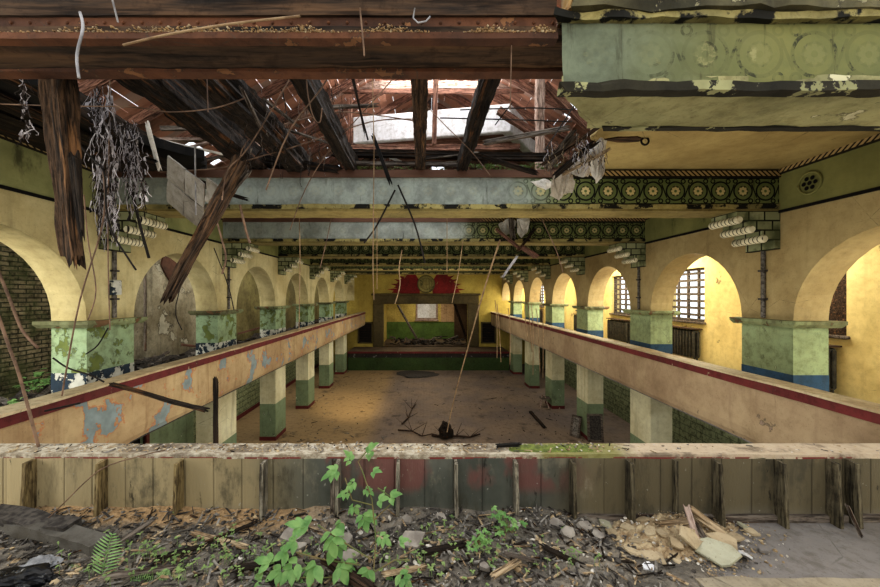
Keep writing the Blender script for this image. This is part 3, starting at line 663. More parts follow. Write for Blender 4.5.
# ================================================================ windows and radiators of the bright gallery
for n_, c in enumerate(WINS[1:] if False else WINS):
    if n_ == 0: continue
    t = empty('window_%d' % (n_ + 1), (OUTX, c, 4.1), '%s barred window from the camera in the bright yellow outer wall' % ORD[n_ - 1], 'window', kind='structure')
    fr = M_ROT2 if n_ == 1 else M_ROTG
    bm = bmesh.new()
    for a in (-.8, .74): box(bm, .1, .2, a, a + .06, 0, 1.52)
    for a in (0, 1.46): box(bm, .1, .2, -.8, .8, a, a + .06)
    obj('frame', bm, fr, t)
    bm = bmesh.new(); box(bm, .12, .18, -.03, .03, 0, 1.52); box(bm, .12, .18, -.43, -.38, 0, 1.52); box(bm, .12, .18, .38, .43, 0, 1.52); obj('mullions', bm, fr, t)
    bm = bmesh.new()
    for k in range(7): box(bm, .13, .16, -.77, .77, .14 + k * .2, .21 + k * .2)
    obj('bars', bm, M_ROTG, t)
    obj('sill', bevel(bx(-.08, .2, -.86, .86, -.06, 0), .015), M_ROTG, t)
    if n_ == 1: obj('boarding', rough_box(.05, .1, -.8, .8, 0, 1.52, .1, .02, 4), M_ROT2, t)
    if n_ >= 1:
        t = empty('radiator', (OUTX - .14, c, ZGAL), '%s cast iron radiator from the camera below a window of the bright outer wall' % ORD[n_ - 1], 'radiator', 'radiators under the gallery windows', 'thing')
        for k in range(12):
            bm = bmesh.new(); y = -.66 + k * .12
            for dx in (-.06, .06): tube(bm, [(dx, y, .1), (dx, y, .14), (dx, y, .82), (dx, y, .87)], [.02, .04, .04, .02], 8)
            box(bm, -.06, .06, y - .03, y + .03, .1, .16); box(bm, -.06, .06, y - .03, y + .03, .8, .86)
            if k in (0, 11):
                box(bm, -.05, -.02, y - .02, y + .02, 0, .12); box(bm, .02, .05, y - .02, y + .02, 0, .12)
            obj('section', bm, M_IRON, t)
        bm = bmesh.new(); tube(bm, [(0, -.72, .14), (0, .78, .14)], .025, 8); tube(bm, [(0, -.72, .82), (0, .72, .82)], .025, 8); obj('pipe', bm, M_IRON, t)
        obj('shelf_board', rough_box(-.12, .13, -.74, .74, .9, .93, .15, .01, n_), M_ROT2, t)
# doorway below the rubble gallery
dr = empty('door_1', (-OUTX, 8.7, 0), 'dark doorway with red-brown frame under the rubble-strewn gallery', 'door', kind='structure')
bm = bmesh.new(); box(bm, -.05, .05, -.65, -.55, 0, 2.1); box(bm, -.05, .05, .55, .65, 0, 2.1); box(bm, -.05, .05, -.65, .65, 2.05, 2.15); obj('door_frame', bm, paint('door_red', C(120, 56, 40), C(92, 44, 34)), dr); obj('door_leaf', bx(-.2, -.12, -.55, .55, 0, 2.05), M_DARK, dr)
# ================================================================ rear gallery: floor, parapet
struct(obj('floor_rear', bx(-RAILX - .2, RAILX + .2, -1.5, 2.62, ZREAR - .3, ZREAR), M_CONC), 'dusty grey concrete floor of the rear gallery in the foreground', 'floor')
rp = empty('rear_parapet', (0, 2.62, 0), 'long boarded parapet with upright ribs and debris-covered top crossing the foreground', 'parapet', kind='thing')
obj('board_panel', rough_box(-RAILX - .1, RAILX + .1, 0, .16, ZREAR - .3, 3.65, .3, .004, 2), M_PANEL, rp).location = (0, 0, 0)
obj('cap', rough_box(-RAILX - .12, RAILX + .12, .03, .20, 3.652, ZRAIL, .06, .008, 9), M_RCAP, rp)
obj('cap_edge', rough_box(-RAILX - .12, RAILX + .12, -.0, .035, 3.645, ZRAIL + .002, .06, .006, 12), M_RCAP, rp)
obj('bottom_rail', rough_box(-RAILX, RAILX, -.03, 0, ZREAR, ZREAR + .05, .2, .006, 2), M_ROTG, rp)
RIBX = [15, 90, 170, 258, 335, 397, 457, 519, 578, 637, 687, 728, 793, 848, 868]
M_RIBC = [wood('rib_tan', C(150, 130, 84), C(100, 84, 54), axis=2), wood('rib_dark', C(150, 142, 124), C(92, 86, 74), axis=2), wood('rib_olive', C(112, 102, 78), C(66, 60, 46), axis=2)]
rr = random.Random(4)
for k, px in enumerate(RIBX):
    x = at(px, 480, 2.49).x; w = .024; bm = bmesh.new()
    dt, db = (.075, .10) if k != 10 else (.03, .04)
    a = [bm.verts.new((x + sx * w / 2, y, z)) for sx in (-1, 1) for y, z in ((0, 3.645), (-dt, 3.64), (-db, ZREAR - .05), (0, ZREAR - .05))]
    for f in ((0, 1, 2, 3), (4, 7, 6, 5), (0, 4, 5, 1), (1, 5, 6, 2), (2, 6, 7, 3), (3, 7, 4, 0)): bm.faces.new([a[i] for i in f])
    bmesh.ops.recalc_face_normals(bm, faces=bm.faces); bmesh.ops.subdivide_edges(bm, edges=bm.edges, cuts=3, use_grid_fill=True)
    for v in bm.verts: v.co += noise.noise_vector(v.co * 9) * .006
    obj('rib', bm, M_RIBC[0 if px < 240 else (1 if px < 560 else 2)], rp)
tag(rough_beam('rib_batten', at(334, 455, 2.56), at(332, 521, 2.56), .03, .02, M_ROTG, 3, lean=.0), 'thin loose batten standing against the dark boards behind the sapling', 'batten', kind='thing')
# rubble lying on the parapet cap
rr = random.Random(8); bm = bmesh.new()
for k in range(800):
    x = rr.uniform(-3.4, 1.35) if rr.random() < .93 else rr.uniform(1.3, 3.3); y = 2.66 + rr.random() * .14
    hump = sum(h * math.exp(-((x - c) / w) ** 2) for c, w, h in ((-.95, .25, .028), (-2.0, .5, .015), (.95, .18, .018), (.25, .5, .01)))
    if rr.random() < .85: rock(bm, (x, y, ZRAIL + rr.random() * hump), rr.uniform(.004, .014), rr, mi=rr.choice((0, 0, 0, 1, 2)))
    else: shard(bm, (x, y, ZRAIL + .004 + hump * rr.random()), rr.uniform(.02, .07), rr.uniform(.005, .012), .004, rr, .2, rr.choice((0, 2, 3)))
tag(obj('cap_rubble', bm, [M_RUBT, M_RUBW, M_RUB, M_ROT]), 'crumbled plaster and splinters strewn along the parapet top', 'debris', kind='stuff')
bm = bmesh.new(); n = 44
vs = [[None] * 5 for _ in range(n + 1)]
for i in range(n + 1):
    for j in range(5):
        x = at(505, 445, 2.75).x + (at(590, 445, 2.75).x - at(505, 445, 2.75).x) * i / n; y = 2.645 + .17 * j / 4
        q = math.sin(PI * i / n) ** .6 * math.sin(PI * j / 4) ** .5; vs[i][j] = bm.verts.new((x, y, ZRAIL - .002 + q * (.012 + .016 * noise.noise(Vector((x * 16, y * 16, 0))))))
for i in range(n):
    for j in range(4): bm.faces.new((vs[i][j], vs[i + 1][j], vs[i + 1][j + 1], vs[i][j + 1]))
tag(obj('moss_cushion', bm, M_MOSS, smooth=True), 'green moss growing on the parapet top above the rubble', 'moss', kind='stuff')
tag(rough_beam('charred_stick', at(495, 446, 2.72), at(522, 444, 2.72), .03, .022, M_DARK, 5, jag=.03), 'short charred stick lying in the moss on the parapet top', 'stick', kind='thing')
# ground litter
bm = bmesh.new(); nx, ny = 150, 34; gx0, gx1, gy0, gy1 = -4.4, 2.0, 1.1, 2.62
def gh(x, y):
    e = min(1, max(0, (1.5 - x - .25 * math.sin(y * 5)) / .9)) * min(1, (x + 4.4) / .2)
    return e * (.05 + .045 * noise.noise(Vector((x * 2.2, y * 2.2, 1))) + .02 * noise.noise(Vector((x * 7, y * 7, 2))) + .01 * noise.noise(Vector((x * 22, y * 22, 3))) + .05 * max(0, (y - 2.35)) / .27) - (1 - e) * .02
gv = [[bm.verts.new((gx0 + (gx1 - gx0) * i / nx, gy0 + (gy1 - gy0) * j / ny, 0)) for j in range(ny + 1)] for i in range(nx + 1)]
for r_ in gv:
    for v in r_: v.co.z = ZREAR + gh(v.co.x, v.co.y)
for i in range(nx):
    for j in range(ny): bm.faces.new((gv[i][j], gv[i + 1][j], gv[i + 1][j + 1], gv[i][j + 1]))
tag(obj('litter_ground', bm, M_GROUND, smooth=True), 'dark soil and leaf litter covering the rear gallery floor', 'ground', kind='stuff')
rr = random.Random(21); bm = bmesh.new()
for k in range(5200):
    x = rr.uniform(-3.3, 1.6); y = 1.75 + rr.random() * .85
    if x > .9 + rr.random() * .5: continue
    z = ZREAR + gh(x, y) + .004
    m = rr.random()
    if m < .62: rock(bm, (x, y, z), .004 + rr.random() ** 3 * .026, rr, .6, rr.choice((0, 0, 1, 1, 2, 3) if x > -1.4 else (0, 1, 1, 1, 2, 5)))
    else: shard(bm, (x, y, z + .008), rr.uniform(.02, .12), rr.uniform(.004, .014), rr.uniform(.003, .007), rr, .3, rr.choice((4, 1, 5, 1, 0, 0)))
tag(obj('litter_rubble', bm, [M_RUB, M_RUBD, M_RUBT, M_RUBW, M_ROT, M_TAN]), 'small stones, splinters and bark strewn over the rear gallery floor', 'rubble', kind='stuff')
bm = bmesh.new()
for k in range(3200):
    px = rr.gauss(672, 46); py = rr.gauss(543, 20)
    if not (585 < px < 790 and 503 < py < 583): continue
    p = atz(px, py, ZREAR); h = .09 * math.exp(-((px - 668) / 55) ** 2) * math.exp(-((py - 528) / 26) ** 2)
    rock(bm, (p.x, p.y, ZREAR + .003 + h * rr.random()), .003 + rr.random() ** 2.5 * .014, rr, .6, rr.choice((0, 0, 0, 1, 2)))
n1, n2 = 60, 26; hg = []
for i in range(n1 + 1):
    hg.append([])
    for j in range(n2 + 1):
        px = 592 + 170 * i / n1; py = 578 - 72 * j / n2; p = atz(px, py, ZREAR)
        e = math.exp(-((px - 668) / 62) ** 2) * math.exp(-((py - 534) / 30) ** 2)
        hg[-1].append(bm.verts.new((p.x, p.y, ZREAR - .03 + .10 * e + .022 * noise.noise(Vector((p.x * 14, p.y * 14, 1))) + .014 * noise.noise(Vector((p.x * 40, p.y * 40, 1))))))
for i in range(n1):
    for j in range(n2): bm.faces.new((hg[i][j], hg[i + 1][j], hg[i + 1][j + 1], hg[i][j + 1]))
tag(obj('plaster_crumbs', bm, [M_RUBT, M_RUBW, M_RUB]), 'tan plaster crumbs of the heap on the bare concrete', 'rubble', kind='stuff')
# plaster slabs in the heap
first = {}
def slab(px, py, h, r0, label, mat=M_RUBT, tx=0.0, ty=0.0, rz=0.0, group='plaster slabs of the heap by the parapet', name='plaster_slab', t=.016, seed=0):
    p = atz(px, py, ZREAR + h); o = obj(name, slab_poly(r0 * .92, t * .8, random.Random(seed + int(px * 7 + py)), 7), mat)
    o.location = p; o.rotation_euler = (tx, ty, rz); tag(o, label, 'plaster', group, 'thing'); return o
LBS = 'flat broken plaster slab lying in the tan heap below the parapet'
M_SLABG = paint('greenish_plaster', C(176, 174, 150), C(152, 148, 124), damt=.5, streak=0, dirt=C(110, 96, 72)); M_SLABT = paint('tan_plaster', C(186, 168, 136), C(158, 138, 106), damt=.5, streak=0, dirt=C(112, 92, 66))
for (px, py, h, r0, m) in [(612, 532, .02, .085, M_SLABT), (628, 528, .03, .07, M_SLABT), (640, 541, .03, .075, M_SLABT), (650, 532, .06, .06, M_SLABT), (622, 558, .015, .075, M_SLABT), (634, 553, .03, .06, M_SLABT),
        (650, 556, .02, .07, M_SLABT), (662, 534, .07, .06, M_SLABT), (676, 544, .06, .055, M_SLABT), (688, 531, .1, .055, M_SLABT), (700, 541, .06, .05, M_SLABT), (660, 560, .012, .07, M_SLABT),
        (612, 546, .01, .055, M_SLABT), (605, 524, .03, .06, M_SLABG), (742, 526, .02, .05, M_SLABG), (752, 533, .01, .055, M_SLABT), (734, 537, .03, .06, M_SLABT), (676, 561, .01, .05, M_SLABT), (643, 520, .05, .055, M_SLABT)]:
    slab(px, py, h, r0, LBS, m, R.uniform(-.25, .35), R.uniform(-.3, .3), R.uniform(0, 6))
slab(690, 537, .1, .10, 'tall tan slab leaning upright in the middle of the heap', M_SLABT, .8, .2, .4, seed=3)
slab(716, 552, .05, .155, 'largest greenish plaster slab, tilted at the front of the heap', M_SLABG, .35, -.1, -.4, seed=5)
slab(744, 556, .03, .07, 'pale curled plaster flake beside the largest slab', M_DUSTW, .5, .5, 1.3, seed=8)
slab(724, 541, .07, .12, 'long tan slab lying across the heap behind the largest slab', M_SLABT, .2, .1, -.2, seed=9)
slab(648, 569, .01, .05, 'white lump of plaster at the front edge of the heap', M_DUSTW, .2, .1, .2, t=.03)
slab(765, 551, .01, .05, 'bluish flake on bare concrete beside the heap', M_CONC, .05, .05, .2)
for (a, b, w, lb, m) in [((686, 503), (699, 548), .035, 'pale weathered stick propped on the heap against a rib', M_PALE), ((688, 506), (724, 533), .045, 'tan split board leaning from the parapet onto the heap, upper one', M_TAN), ((690, 512), (728, 537), .045, 'tan split board leaning onto the heap, lower one', M_TAN), ((693, 522), (708, 545), .05, 'grey split plank end standing in the heap', M_ROTG)]:
    q = at(*a, 2.50); p = atz(*b, ZREAR + .04)
    tag(rough_beam('broken_board', q, p, w, .014, m, int(a[0] + a[1]), jag=.04, roll=.4), lb, 'board', kind='thing')
q = at(846, 503, 2.47); p = atz(862, 538, ZREAR + .01); tag(rough_beam('broken_board', q, p, .026, .018, M_ROTG, 77, jag=.03), 'grey stick leaning on the last ribs of the parapet', 'stick', kind='thing')
slab(663, 521, .06, .0, LBS) if False else None
tag(rough_beam('broken_board', atz(655, 525, ZREAR + .07), atz(690, 522, ZREAR + .07), .05, .03, M_TAN, 78, jag=.03), 'short tan board lying along the parapet foot behind the heap', 'board', kind='thing')
# pale stones and flags in the litter
M_STONE = plain('pale_stone', C(150, 142, 132), C(116, 108, 100), scale=9)
for (px, py, r0, tx, lb) in [(292, 536, .10, .35, 'flat grey flagstone tilted in the litter beside the sapling'), (300, 548, .05, .2, 'small pale stone below the flagstone'), (346, 540, .07, .3, 'grey stone behind the sapling stem'), (350, 558, .07, .1, 'flat grey stone at the foot of the sapling'),
        (412, 541, .10, .25, 'large brown-grey slab in the middle of the litter'), (440, 517, .05, .8, 'pointed stone standing at the parapet foot, centre'), (409, 519, .05, .9, 'round stone at the parapet foot beside a rib'), (568, 533, .06, .7, 'upright grey flake at the parapet foot by the rubble heap'), (584, 527, .07, .5, 'pale grey chunk heaped beside the tan slabs'), (556, 524, .06, .8, 'thin grey flake standing against the boards'), (598, 536, .05, .4, 'whitish chunk at the edge of the tan heap'), (484, 568, .04, .2, 'small pale stone at the front of the litter')]:
    slab(px, py, gh(at(px, py, 2.4).x, 2.3) + .015, r0, lb, M_STONE, tx, R.uniform(-.2, .2), R.uniform(-.6, .6), None, 'loose_stone', .028)
# objects in the corner at the foot of the mossy side
cb = rough_box(0, 1.0, 0, .12, 0, .10, .06, .02, 4); o = obj('concrete_block', cb, paint('dark_concrete', C(116, 112, 104), C(84, 80, 74), damt=.6, streak=0)); p = atz(86, 556, ZREAR + .06); o.location = p + Vector((-.95, .26, -.02)); o.rotation_euler = (0, .03, -.26)
tag(o, 'long dark grey broken concrete block lying before the parapet foot', 'block', kind='thing')
cb = rough_box(0, .7, 0, .12, 0, .06, .06, .02, 14); o = obj('concrete_block', cb, M_RUBD); o.location = atz(38, 523, ZREAR + .1) + Vector((-.4, 0, 0)); o.rotation_euler = (.1, .04, -.18)
tag(o, 'thin dark plank-like block lying behind the long concrete block', 'block', kind='thing')
def crumple(name, c, sx, sy, sz, mat, seed, fr=7, yaw=0):
    bm = bmesh.new(); bmesh.ops.create_icosphere(bm, subdivisions=4, radius=1)
    for v in bm.verts:
        n = noise.noise(v.co * fr * .35 + Vector((seed, 0, 0))) * .5 + abs(noise.noise(v.co * fr + Vector((0, seed, 0)))) * .3
        v.co *= 1 + n; v.co = Vector((v.co.x * sx, v.co.y * sy, max(-.35, v.co.z) * sz))
    o = obj(name, bm, mat, smooth=False); o.location = c; o.rotation_euler = (0, 0, yaw); return o
tag(crumple('plastic_bag', atz(22, 582, ZREAR + .05), .17, .07, .06, M_BLACK, 3, 5), 'crumpled black plastic sheet in the near corner', 'plastic', kind='thing')
tag(crumple('crumpled_sheet', atz(40, 566, ZREAR + .06), .09, .06, .04, plain('grey_sheet', C(150, 150, 152), C(104, 104, 108)), 5, 4), 'crumpled grey sheet behind the black plastic', 'sheet', kind='thing')
tag(rough_beam('dead_branch', atz(322, 557, ZREAR + .12), atz(376, 592, ZREAR + .07), .045, .04, M_BARK, 5, jag=.03, lean=.06), 'dark brown dead branch poking out under the sapling', 'branch', kind='thing')
rr = random.Random(33)
STK = [((110, 548), (165, 512), 'grey'), ((150, 560), (235, 538), 'dark'), ((95, 578), (180, 566), 'grey'), ((200, 545), (262, 520), 'dark'), ((190, 532), (250, 548), 'tan'), ((60, 512), (130, 520), 'tan'), ((420, 553), (470, 543), 'dark'), ((500, 552), (540, 562), 'grey'), ((380, 575), (430, 566), 'tan'), ((540, 545), (590, 570), 'dark'), ((490, 578), (520, 560), 'tan'), ((230, 570), (300, 558), 'dark')]
for k, (a, b, kd) in enumerate(STK):
    pa, pb = atz(*a, ZREAR + .09), atz(*b, ZREAR + .07)
    tag(rough_beam('broken_lath', pa, pb, rr.uniform(.02, .045), .014, {'grey': M_ROTG, 'dark': M_ROT, 'tan': M_TAN}[kd], k + 40, jag=.05), {'grey': 'grey weathered lath lying in the litter of the foreground', 'dark': 'dark rotten lath lying in the litter of the foreground', 'tan': 'tan split lath lying in the litter of the foreground'}[kd], 'lath', 'laths scattered in the foreground litter', 'thing')
o = obj('floor_edge_board', rough_box(0, 2.4, -.3, -.005, 0, .03, .08, .01, 3), paint('dusty_board', C(158, 146, 124), C(128, 116, 98), damt=.6, streak=0)); o.location = (atz(690, 577, ZREAR).x, 2.06, ZREAR + .0); tag(o, 'pale tan board edge on the bare concrete at the very front', 'board', kind='thing')
# ================================================================ plants
def leaflet(bm, base, d, L, w, up, rr, mi=0):
    d = d.normalized(); s = d.cross(up); s.normalize(); u = s.cross(d)
    pr = [(0, 0), (.22, .38), (.5, .5), (.78, .3), (1, 0)]; prev = None
    for t, q in pr:
        m = base + d * L * t - u * L * .22 * t * t
        row = (bm.verts.new(m - s * w * q + u * w * .15 * (q > 0)), bm.verts.new(m), bm.verts.new(m + s * w * q + u * w * .15 * (q > 0)))
        if prev:
            for k in (0, 1):
                f = bm.faces.new((prev[k], prev[k + 1], row[k + 1], row[k])); f.smooth = True; f.material_index = mi
        prev = row
def compound(bm, base, d, L, rr, n=5):
    up = Vector((rr.uniform(-.3, .3), -.35, 1)).normalized(); d = d.normalized(); s = d.cross(up).normalized()
    leaflet(bm, base + d * L * .45, d, L * .74, L * .44, up, rr)
    for k in range((n - 1) // 2):
        for g in (-1, 1): leaflet(bm, base + d * L * (.42 - .26 * k), (d * (.55 - .2 * k) + s * g), L * .6, L * .36, up, rr)
pl = empty('sapling', atz(385, 572, ZREAR + .05), 'leafy green sapling rising from the litter in front of the parapet', 'plant', kind='thing')
o0 = Vector(pl.location); rr = random.Random(12)
Y = 2.12
stems = [[(372, 592), (376, 540), (372, 500), (362, 470)], [(362, 470), (358, 462), (366, 452)], [(372, 505), (352, 500), (345, 478)], [(374, 520), (395, 500), (378, 488)],
         [(372, 560), (340, 540), (318, 525)], [(360, 565), (325, 560), (296, 552)], [(366, 575), (320, 578), (270, 577)], [(360, 580), (395, 560), (410, 560)]]
bs = bmesh.new()
for q in stems:
    p = [at(a, b, Y - .12 * (b > 520) + rr.uniform(-.05, .05)) - o0 for a, b in q]; tube(bs, p, .004, 5)
obj('stem', bs, M_STEM, pl)
bl = bmesh.new()
for px, py, L, ang in [(366, 456, .13, 60), (340, 470, .13, 200), (352, 463, .10, 110), (368, 472, .10, 20), (356, 480, .10, 230), (342, 472, .10, 150), (364, 488, .08, 330), (350, 492, .09, 190), (356, 502, .10, 240), (352, 502, .09, 300),
        (373, 502, .12, 30), (384, 492, .05, 80), (385, 500, .13, 40), (362, 512, .12, 290), (344, 515, .13, 250), (365, 512, .11, 320), (340, 535, .16, 250), (330, 528, .16, 285), (318, 528, .17, 170), (308, 530, .14, 140), (304, 536, .14, 210), (296, 548, .14, 200),
        (322, 552, .19, 250), (312, 556, .18, 270), (300, 560, .16, 230), (290, 566, .15, 200), (335, 558, .16, 300), (278, 566, .15, 160), (270, 575, .15, 210), (345, 558, .14, 280), (372, 560, .14, 250), (385, 566, .15, 300), (378, 535, .10, 330), (395, 545, .09, 30), (330, 575, .15, 260), (305, 578, .15, 250), (258, 582, .14, 200), (350, 580, .13, 300), (398, 572, .12, 320), (286, 584, .14, 240)]:
    a = math.radians(ang); base = at(px, py, Y - .12 * (py > 520) + rr.uniform(-.06, .06)) - o0
    compound(bl, base, Vector((math.cos(a), rr.uniform(-.5, .1), math.sin(a) * .8)), L * .8, rr, 5 if rr.random() < .5 else 3)
obj('leaves', bl, M_LEAF, pl)
def fern(px, py, fronds, label, Yf):
    b0 = at(px, py, Yf); t = empty('fern', b0, label, 'fern', kind='thing'); rr = random.Random(int(px))
    for ang, L, dy in fronds:
        bm = bmesh.new(); d = Vector((math.cos(math.radians(ang)), dy, math.sin(math.radians(ang)))); n = 15; p = Vector((0, 0, 0)); pts = [p.copy()]
        side = Vector((-d.z, -.15, d.x)).normalized()
        for k in range(n):
            dd = (d + Vector((0, 0, -.55 * (k / n) ** 2))).normalized(); p = p + dd * L / n; pts.append(p.copy()); w = L * .30 * math.sin(PI * min(1, (k + 3) / (n + 3))) ** .8
            if k > 1:
                for g in (-1, 1): leaflet(bm, p, side * g + dd * .45, w, L * .026, Vector((0, -.8, .6)), rr)
        tube(bm, pts, .0025, 4); obj('frond', bm, M_FERN, t)
fern(100, 584, [(78, .30, -.02), (150, .17, -.1)], 'tall fern with an upright feathery frond near the black plastic', 2.05)
fern(62, 580, [(40, .16, -.1), (160, .26, -.1)], 'low pale fern behind the black plastic', 2.1)
fern(160, 588, [(25, .18, -.1), (150, .16, -.1), (70, .13, -.1)], 'small fern at the bottom edge beside the tall fern', 2.02)
rr = random.Random(55); bm = bmesh.new()
for k in range(300):
    c = rr.random()
    if c < .45: px, py = rr.gauss(200, 50), rr.gauss(570, 14)
    elif c < .8: px, py = rr.gauss(450, 60), rr.gauss(558, 17)
    else: px, py = rr.uniform(30, 620), rr.gauss(568, 16)
    if py < 515 or py > 592 or px > 640: continue
    p = atz(px, py, ZREAR + .04); h = rr.uniform(.02, .07); p.z = ZREAR + gh(p.x, p.y)
    tube(bm, [p, p + Vector((0, 0, h))], .0012, 3)
    for q in range(rr.choice((2, 3, 4))):
        a = rr.uniform(0, 6.3); leaflet(bm, p + Vector((0, 0, h)), Vector((math.cos(a), math.sin(a) - .3, .25)), rr.uniform(.014, .026), .011, Vector((0, -.3, 1)), rr)
tag(obj('seedlings', bm, M_SEED), 'tiny green seedlings sprouting all over the litter', 'seedlings', kind='stuff')
def bushy(name, c, n, spread, L, label, mat, seed):
    rr = random.Random(seed); t = empty(name, c, label, 'plant', kind='thing'); bs = bmesh.new(); bl = bmesh.new()
    for k in range(n):
        p = Vector((rr.gauss(0, spread), rr.gauss(0, spread * .6), abs(rr.gauss(spread * 1.3, spread * .8)))); tube(bs, [Vector((p.x * .2, p.y * .2, 0)), p * .6 + Vector((0, 0, .02)), p], .003, 4)
        for q in range(3):
            a = rr.uniform(0, 6.3); compound(bl, p * rr.uniform(.55, 1), Vector((math.cos(a), math.sin(a) - .3, .1)), L, rr, 3)
    obj('stem', bs, M_STEM, t); obj('leaves', bl, mat, t)
bushy('nettle', atz(510, 532, ZREAR + .06), 7, .06, .05, 'small leafy plant at the parapet foot between two ribs, centre', M_LEAF, 3)
bushy('nettle', atz(478, 545, ZREAR + .06), 6, .06, .045, 'low leafy plant in the litter just before the centre plant', M_LEAF, 4)
bushy('wall_shrub', Vector((-6.9, 6.1, ZGAL + .2)), 16, .17, .11, 'light green shrub growing in the rubble before the mossy brick wall', M_LEAF, 6)
bushy('wall_shrub', Vector((-5.6, 4.65, ZGAL + .3)), 7, .1, .08, 'small green plant at the frame edge of the rubble gallery', M_LEAF, 9)
# ================================================================ rubble in the galleries and on the hall floor
def heap(name, s, y0, y1, x0, x1, hmax, n, seed, label, mats, big=1.0):
    rr = random.Random(seed); bm = bmesh.new(); nx, ny = 16, int((y1 - y0) * 7)
    def hh(x, y): return ZGAL + max(0, hmax * (.45 + .8 * noise.noise(Vector((x * 1.3, y * 1.1, seed))) + .3 * noise.noise(Vector((x * 5, y * 5, seed)))))
    g = [[bm.verts.new((x0 + (x1 - x0) * i / nx, y0 + (y1 - y0) * j / ny, 0)) for j in range(ny + 1)] for i in range(nx + 1)]
    for r_ in g:
        for v in r_: v.co.z = hh(v.co.x, v.co.y)
    for i in range(nx):
        for j in range(ny): bm.faces.new((g[i][j], g[i + 1][j], g[i + 1][j + 1], g[i][j + 1]))
    for k in range(n):
        x, y = rr.uniform(x0 + .3, x1), y0 + (y1 - y0) * rr.random() ** 1.3; z = hh(x, y) + .02
        if rr.random() < .45: rock(bm, (x, y, z), rr.uniform(.02, .07) * big, rr, mi=rr.randrange(len(mats)))
        else: shard(bm, (x, y, z + .02), rr.uniform(.15, .6) * big, rr.uniform(.03, .09), .02, rr, .45, rr.randrange(len(mats)))
    tag(obj(name, bm, mats), label, 'rubble', kind='stuff')
heap('gallery_rubble', -1, 3.3, 9.0, -7.45, -4.6, .34, 900, 2, 'dark rubble of boards and slates filling the rubble gallery before the brick wall', [M_RUBD, M_ROTG, M_ROTG, M_RUB])
heap('gallery_rubble', -1, 9.0, 24, -7.45, -4.6, .30, 700, 3, 'dark rubble lying behind the second arch of the rubble gallery', [M_RUBD, M_ROT, M_ROTG, M_RUB])
heap('gallery_dust', 1, 3.2, 24, 4.62, 7.2, .035, 300, 5, 'thin layer of dust and plaster bits on the gallery with radiators', [M_RUBT, M_RUB], .5)
rr = random.Random(14)
for k, (a, b, lb) in enumerate([((-6.9, 9.7, 3.5), (-5.9, 10.6, 3.2), 'dark red board lying in the rubble behind the second arch'), ((-7.2, 13.2, 3.4), (-6.0, 13.9, 3.75), 'broken red-brown boards leaning behind the third arch'), ((-6.2, 9.2, 3.2), (-5.6, 9.9, 3.42), 'pale grey board in the rubble by the second pillar')]):
    tag(rough_beam('fallen_board', a, b, .22, .05, M_ROOF if k < 2 else M_PALE, k + 60), lb, 'board', kind='thing')
tag(rough_beam('standing_pole', at(145, 352, 7.0), at(145, 262, 7.0), .035, .035, M_ROTG, 3, jag=.02, lean=.0), 'slender grey pole standing in the rubble behind the second arch', 'pole', kind='thing')
# ragged hole in the stained plaster
bm = slab_poly(.55, .03, random.Random(4), 12, 1.1); o = obj('plaster_break', bm, paint('hole_brown', C(92, 58, 40), C(52, 36, 28), damt=.8)); o.location = (-7.49, 10.3, 5.72); o.rotation_euler = (0, PI / 2, 0); struct(o, 'brown patch of bare wall where plaster fell, behind the second arch', 'wall')
# hall floor debris
rr = random.Random(16); bm = bmesh.new()
for k in range(700):
    y = 4.5 + 18 * rr.random() ** 1.2; x = rr.uniform(-5, 5) if rr.random() < .5 else rr.choice((-1, 1)) * (5.3 - abs(rr.gauss(0, 1.3)))
    if rr.random() < .8: rock(bm, (x, y, .01), rr.uniform(.01, .035), rr, mi=rr.randrange(4))
    else: shard(bm, (x, y, .02), rr.uniform(.08, .3), rr.uniform(.01, .03), .012, rr, .12, rr.randrange(4))
tag(obj('hall_litter', bm, [M_RUBD, M_ROT, M_RUB, M_ROTG]), 'scattered bits of wood and plaster on the hall floor', 'debris', kind='stuff')
def hall_branch(pts, label, name='fallen_branch', r=.03):
    bm = bmesh.new(); rr = random.Random(int(pts[0][0])); P = [atz(a, b, .06) for a, b in pts]
    tube(bm, P, [r * (1 - .6 * k / len(P)) for k in range(len(P))], 6)
    for p in P[1:-1]:
        for q in range(3): d = Vector((rr.uniform(-.6, .6), rr.uniform(-.5, .5), rr.uniform(.05, .5))); tube(bm, [p, p + d * .5, p + d], [.015, .01, .005], 4)
    tag(obj(name, bm, M_BARK), label, 'branch', kind='thing')
hall_branch([(402, 424), (408, 418), (412, 409), (416, 404)], 'thin dark twig curving on the hall floor')
hall_branch([(398, 430), (412, 431), (422, 436), (432, 434)], 'forked dark branch lying on the middle of the hall floor')
hall_branch([(432, 435), (444, 437), (456, 436), (470, 437), (480, 434)], 'long low heap of brushwood on the hall floor by the parapet', r=.05)
tag(crumple('burnt_bundle', atz(446, 432, .2), .22, .2, .3, M_ROT, 6, 4), 'dark burnt bundle under the slanting pole on the hall floor', 'bundle', kind='thing')
tag(crumple('ash_patch', atz(418, 374, .03), 1.1, .9, .06, M_RUBD, 7, 3), 'dark patch of ash on the hall floor before the stage', 'ash', kind='stuff')
def panel_leaning(px, py, w, h, label, mat, yaw, lean):
    p = atz(px, py, 0); t = empty('framed_sheet', p, label, 'panel', kind='thing', rot=(lean, 0, yaw))
    bm = bmesh.new(); box(bm, -w / 2, w / 2, 0, .05, 0, .07); box(bm, -w / 2, w / 2, 0, .05, h - .07, h); box(bm, -w / 2, -w / 2 + .07, 0, .05, 0, h); box(bm, w / 2 - .07, w / 2, 0, .05, 0, h); obj('frame', bm, M_ROTG, t)
    obj('board', bx(-w / 2 + .07, w / 2 - .07, .01, .04, .07, h - .07), mat, t)
panel_leaning(574, 437, .34, .72, 'small grey framed panel leaning beside the green column foot', M_RUB, -.9, -.25)
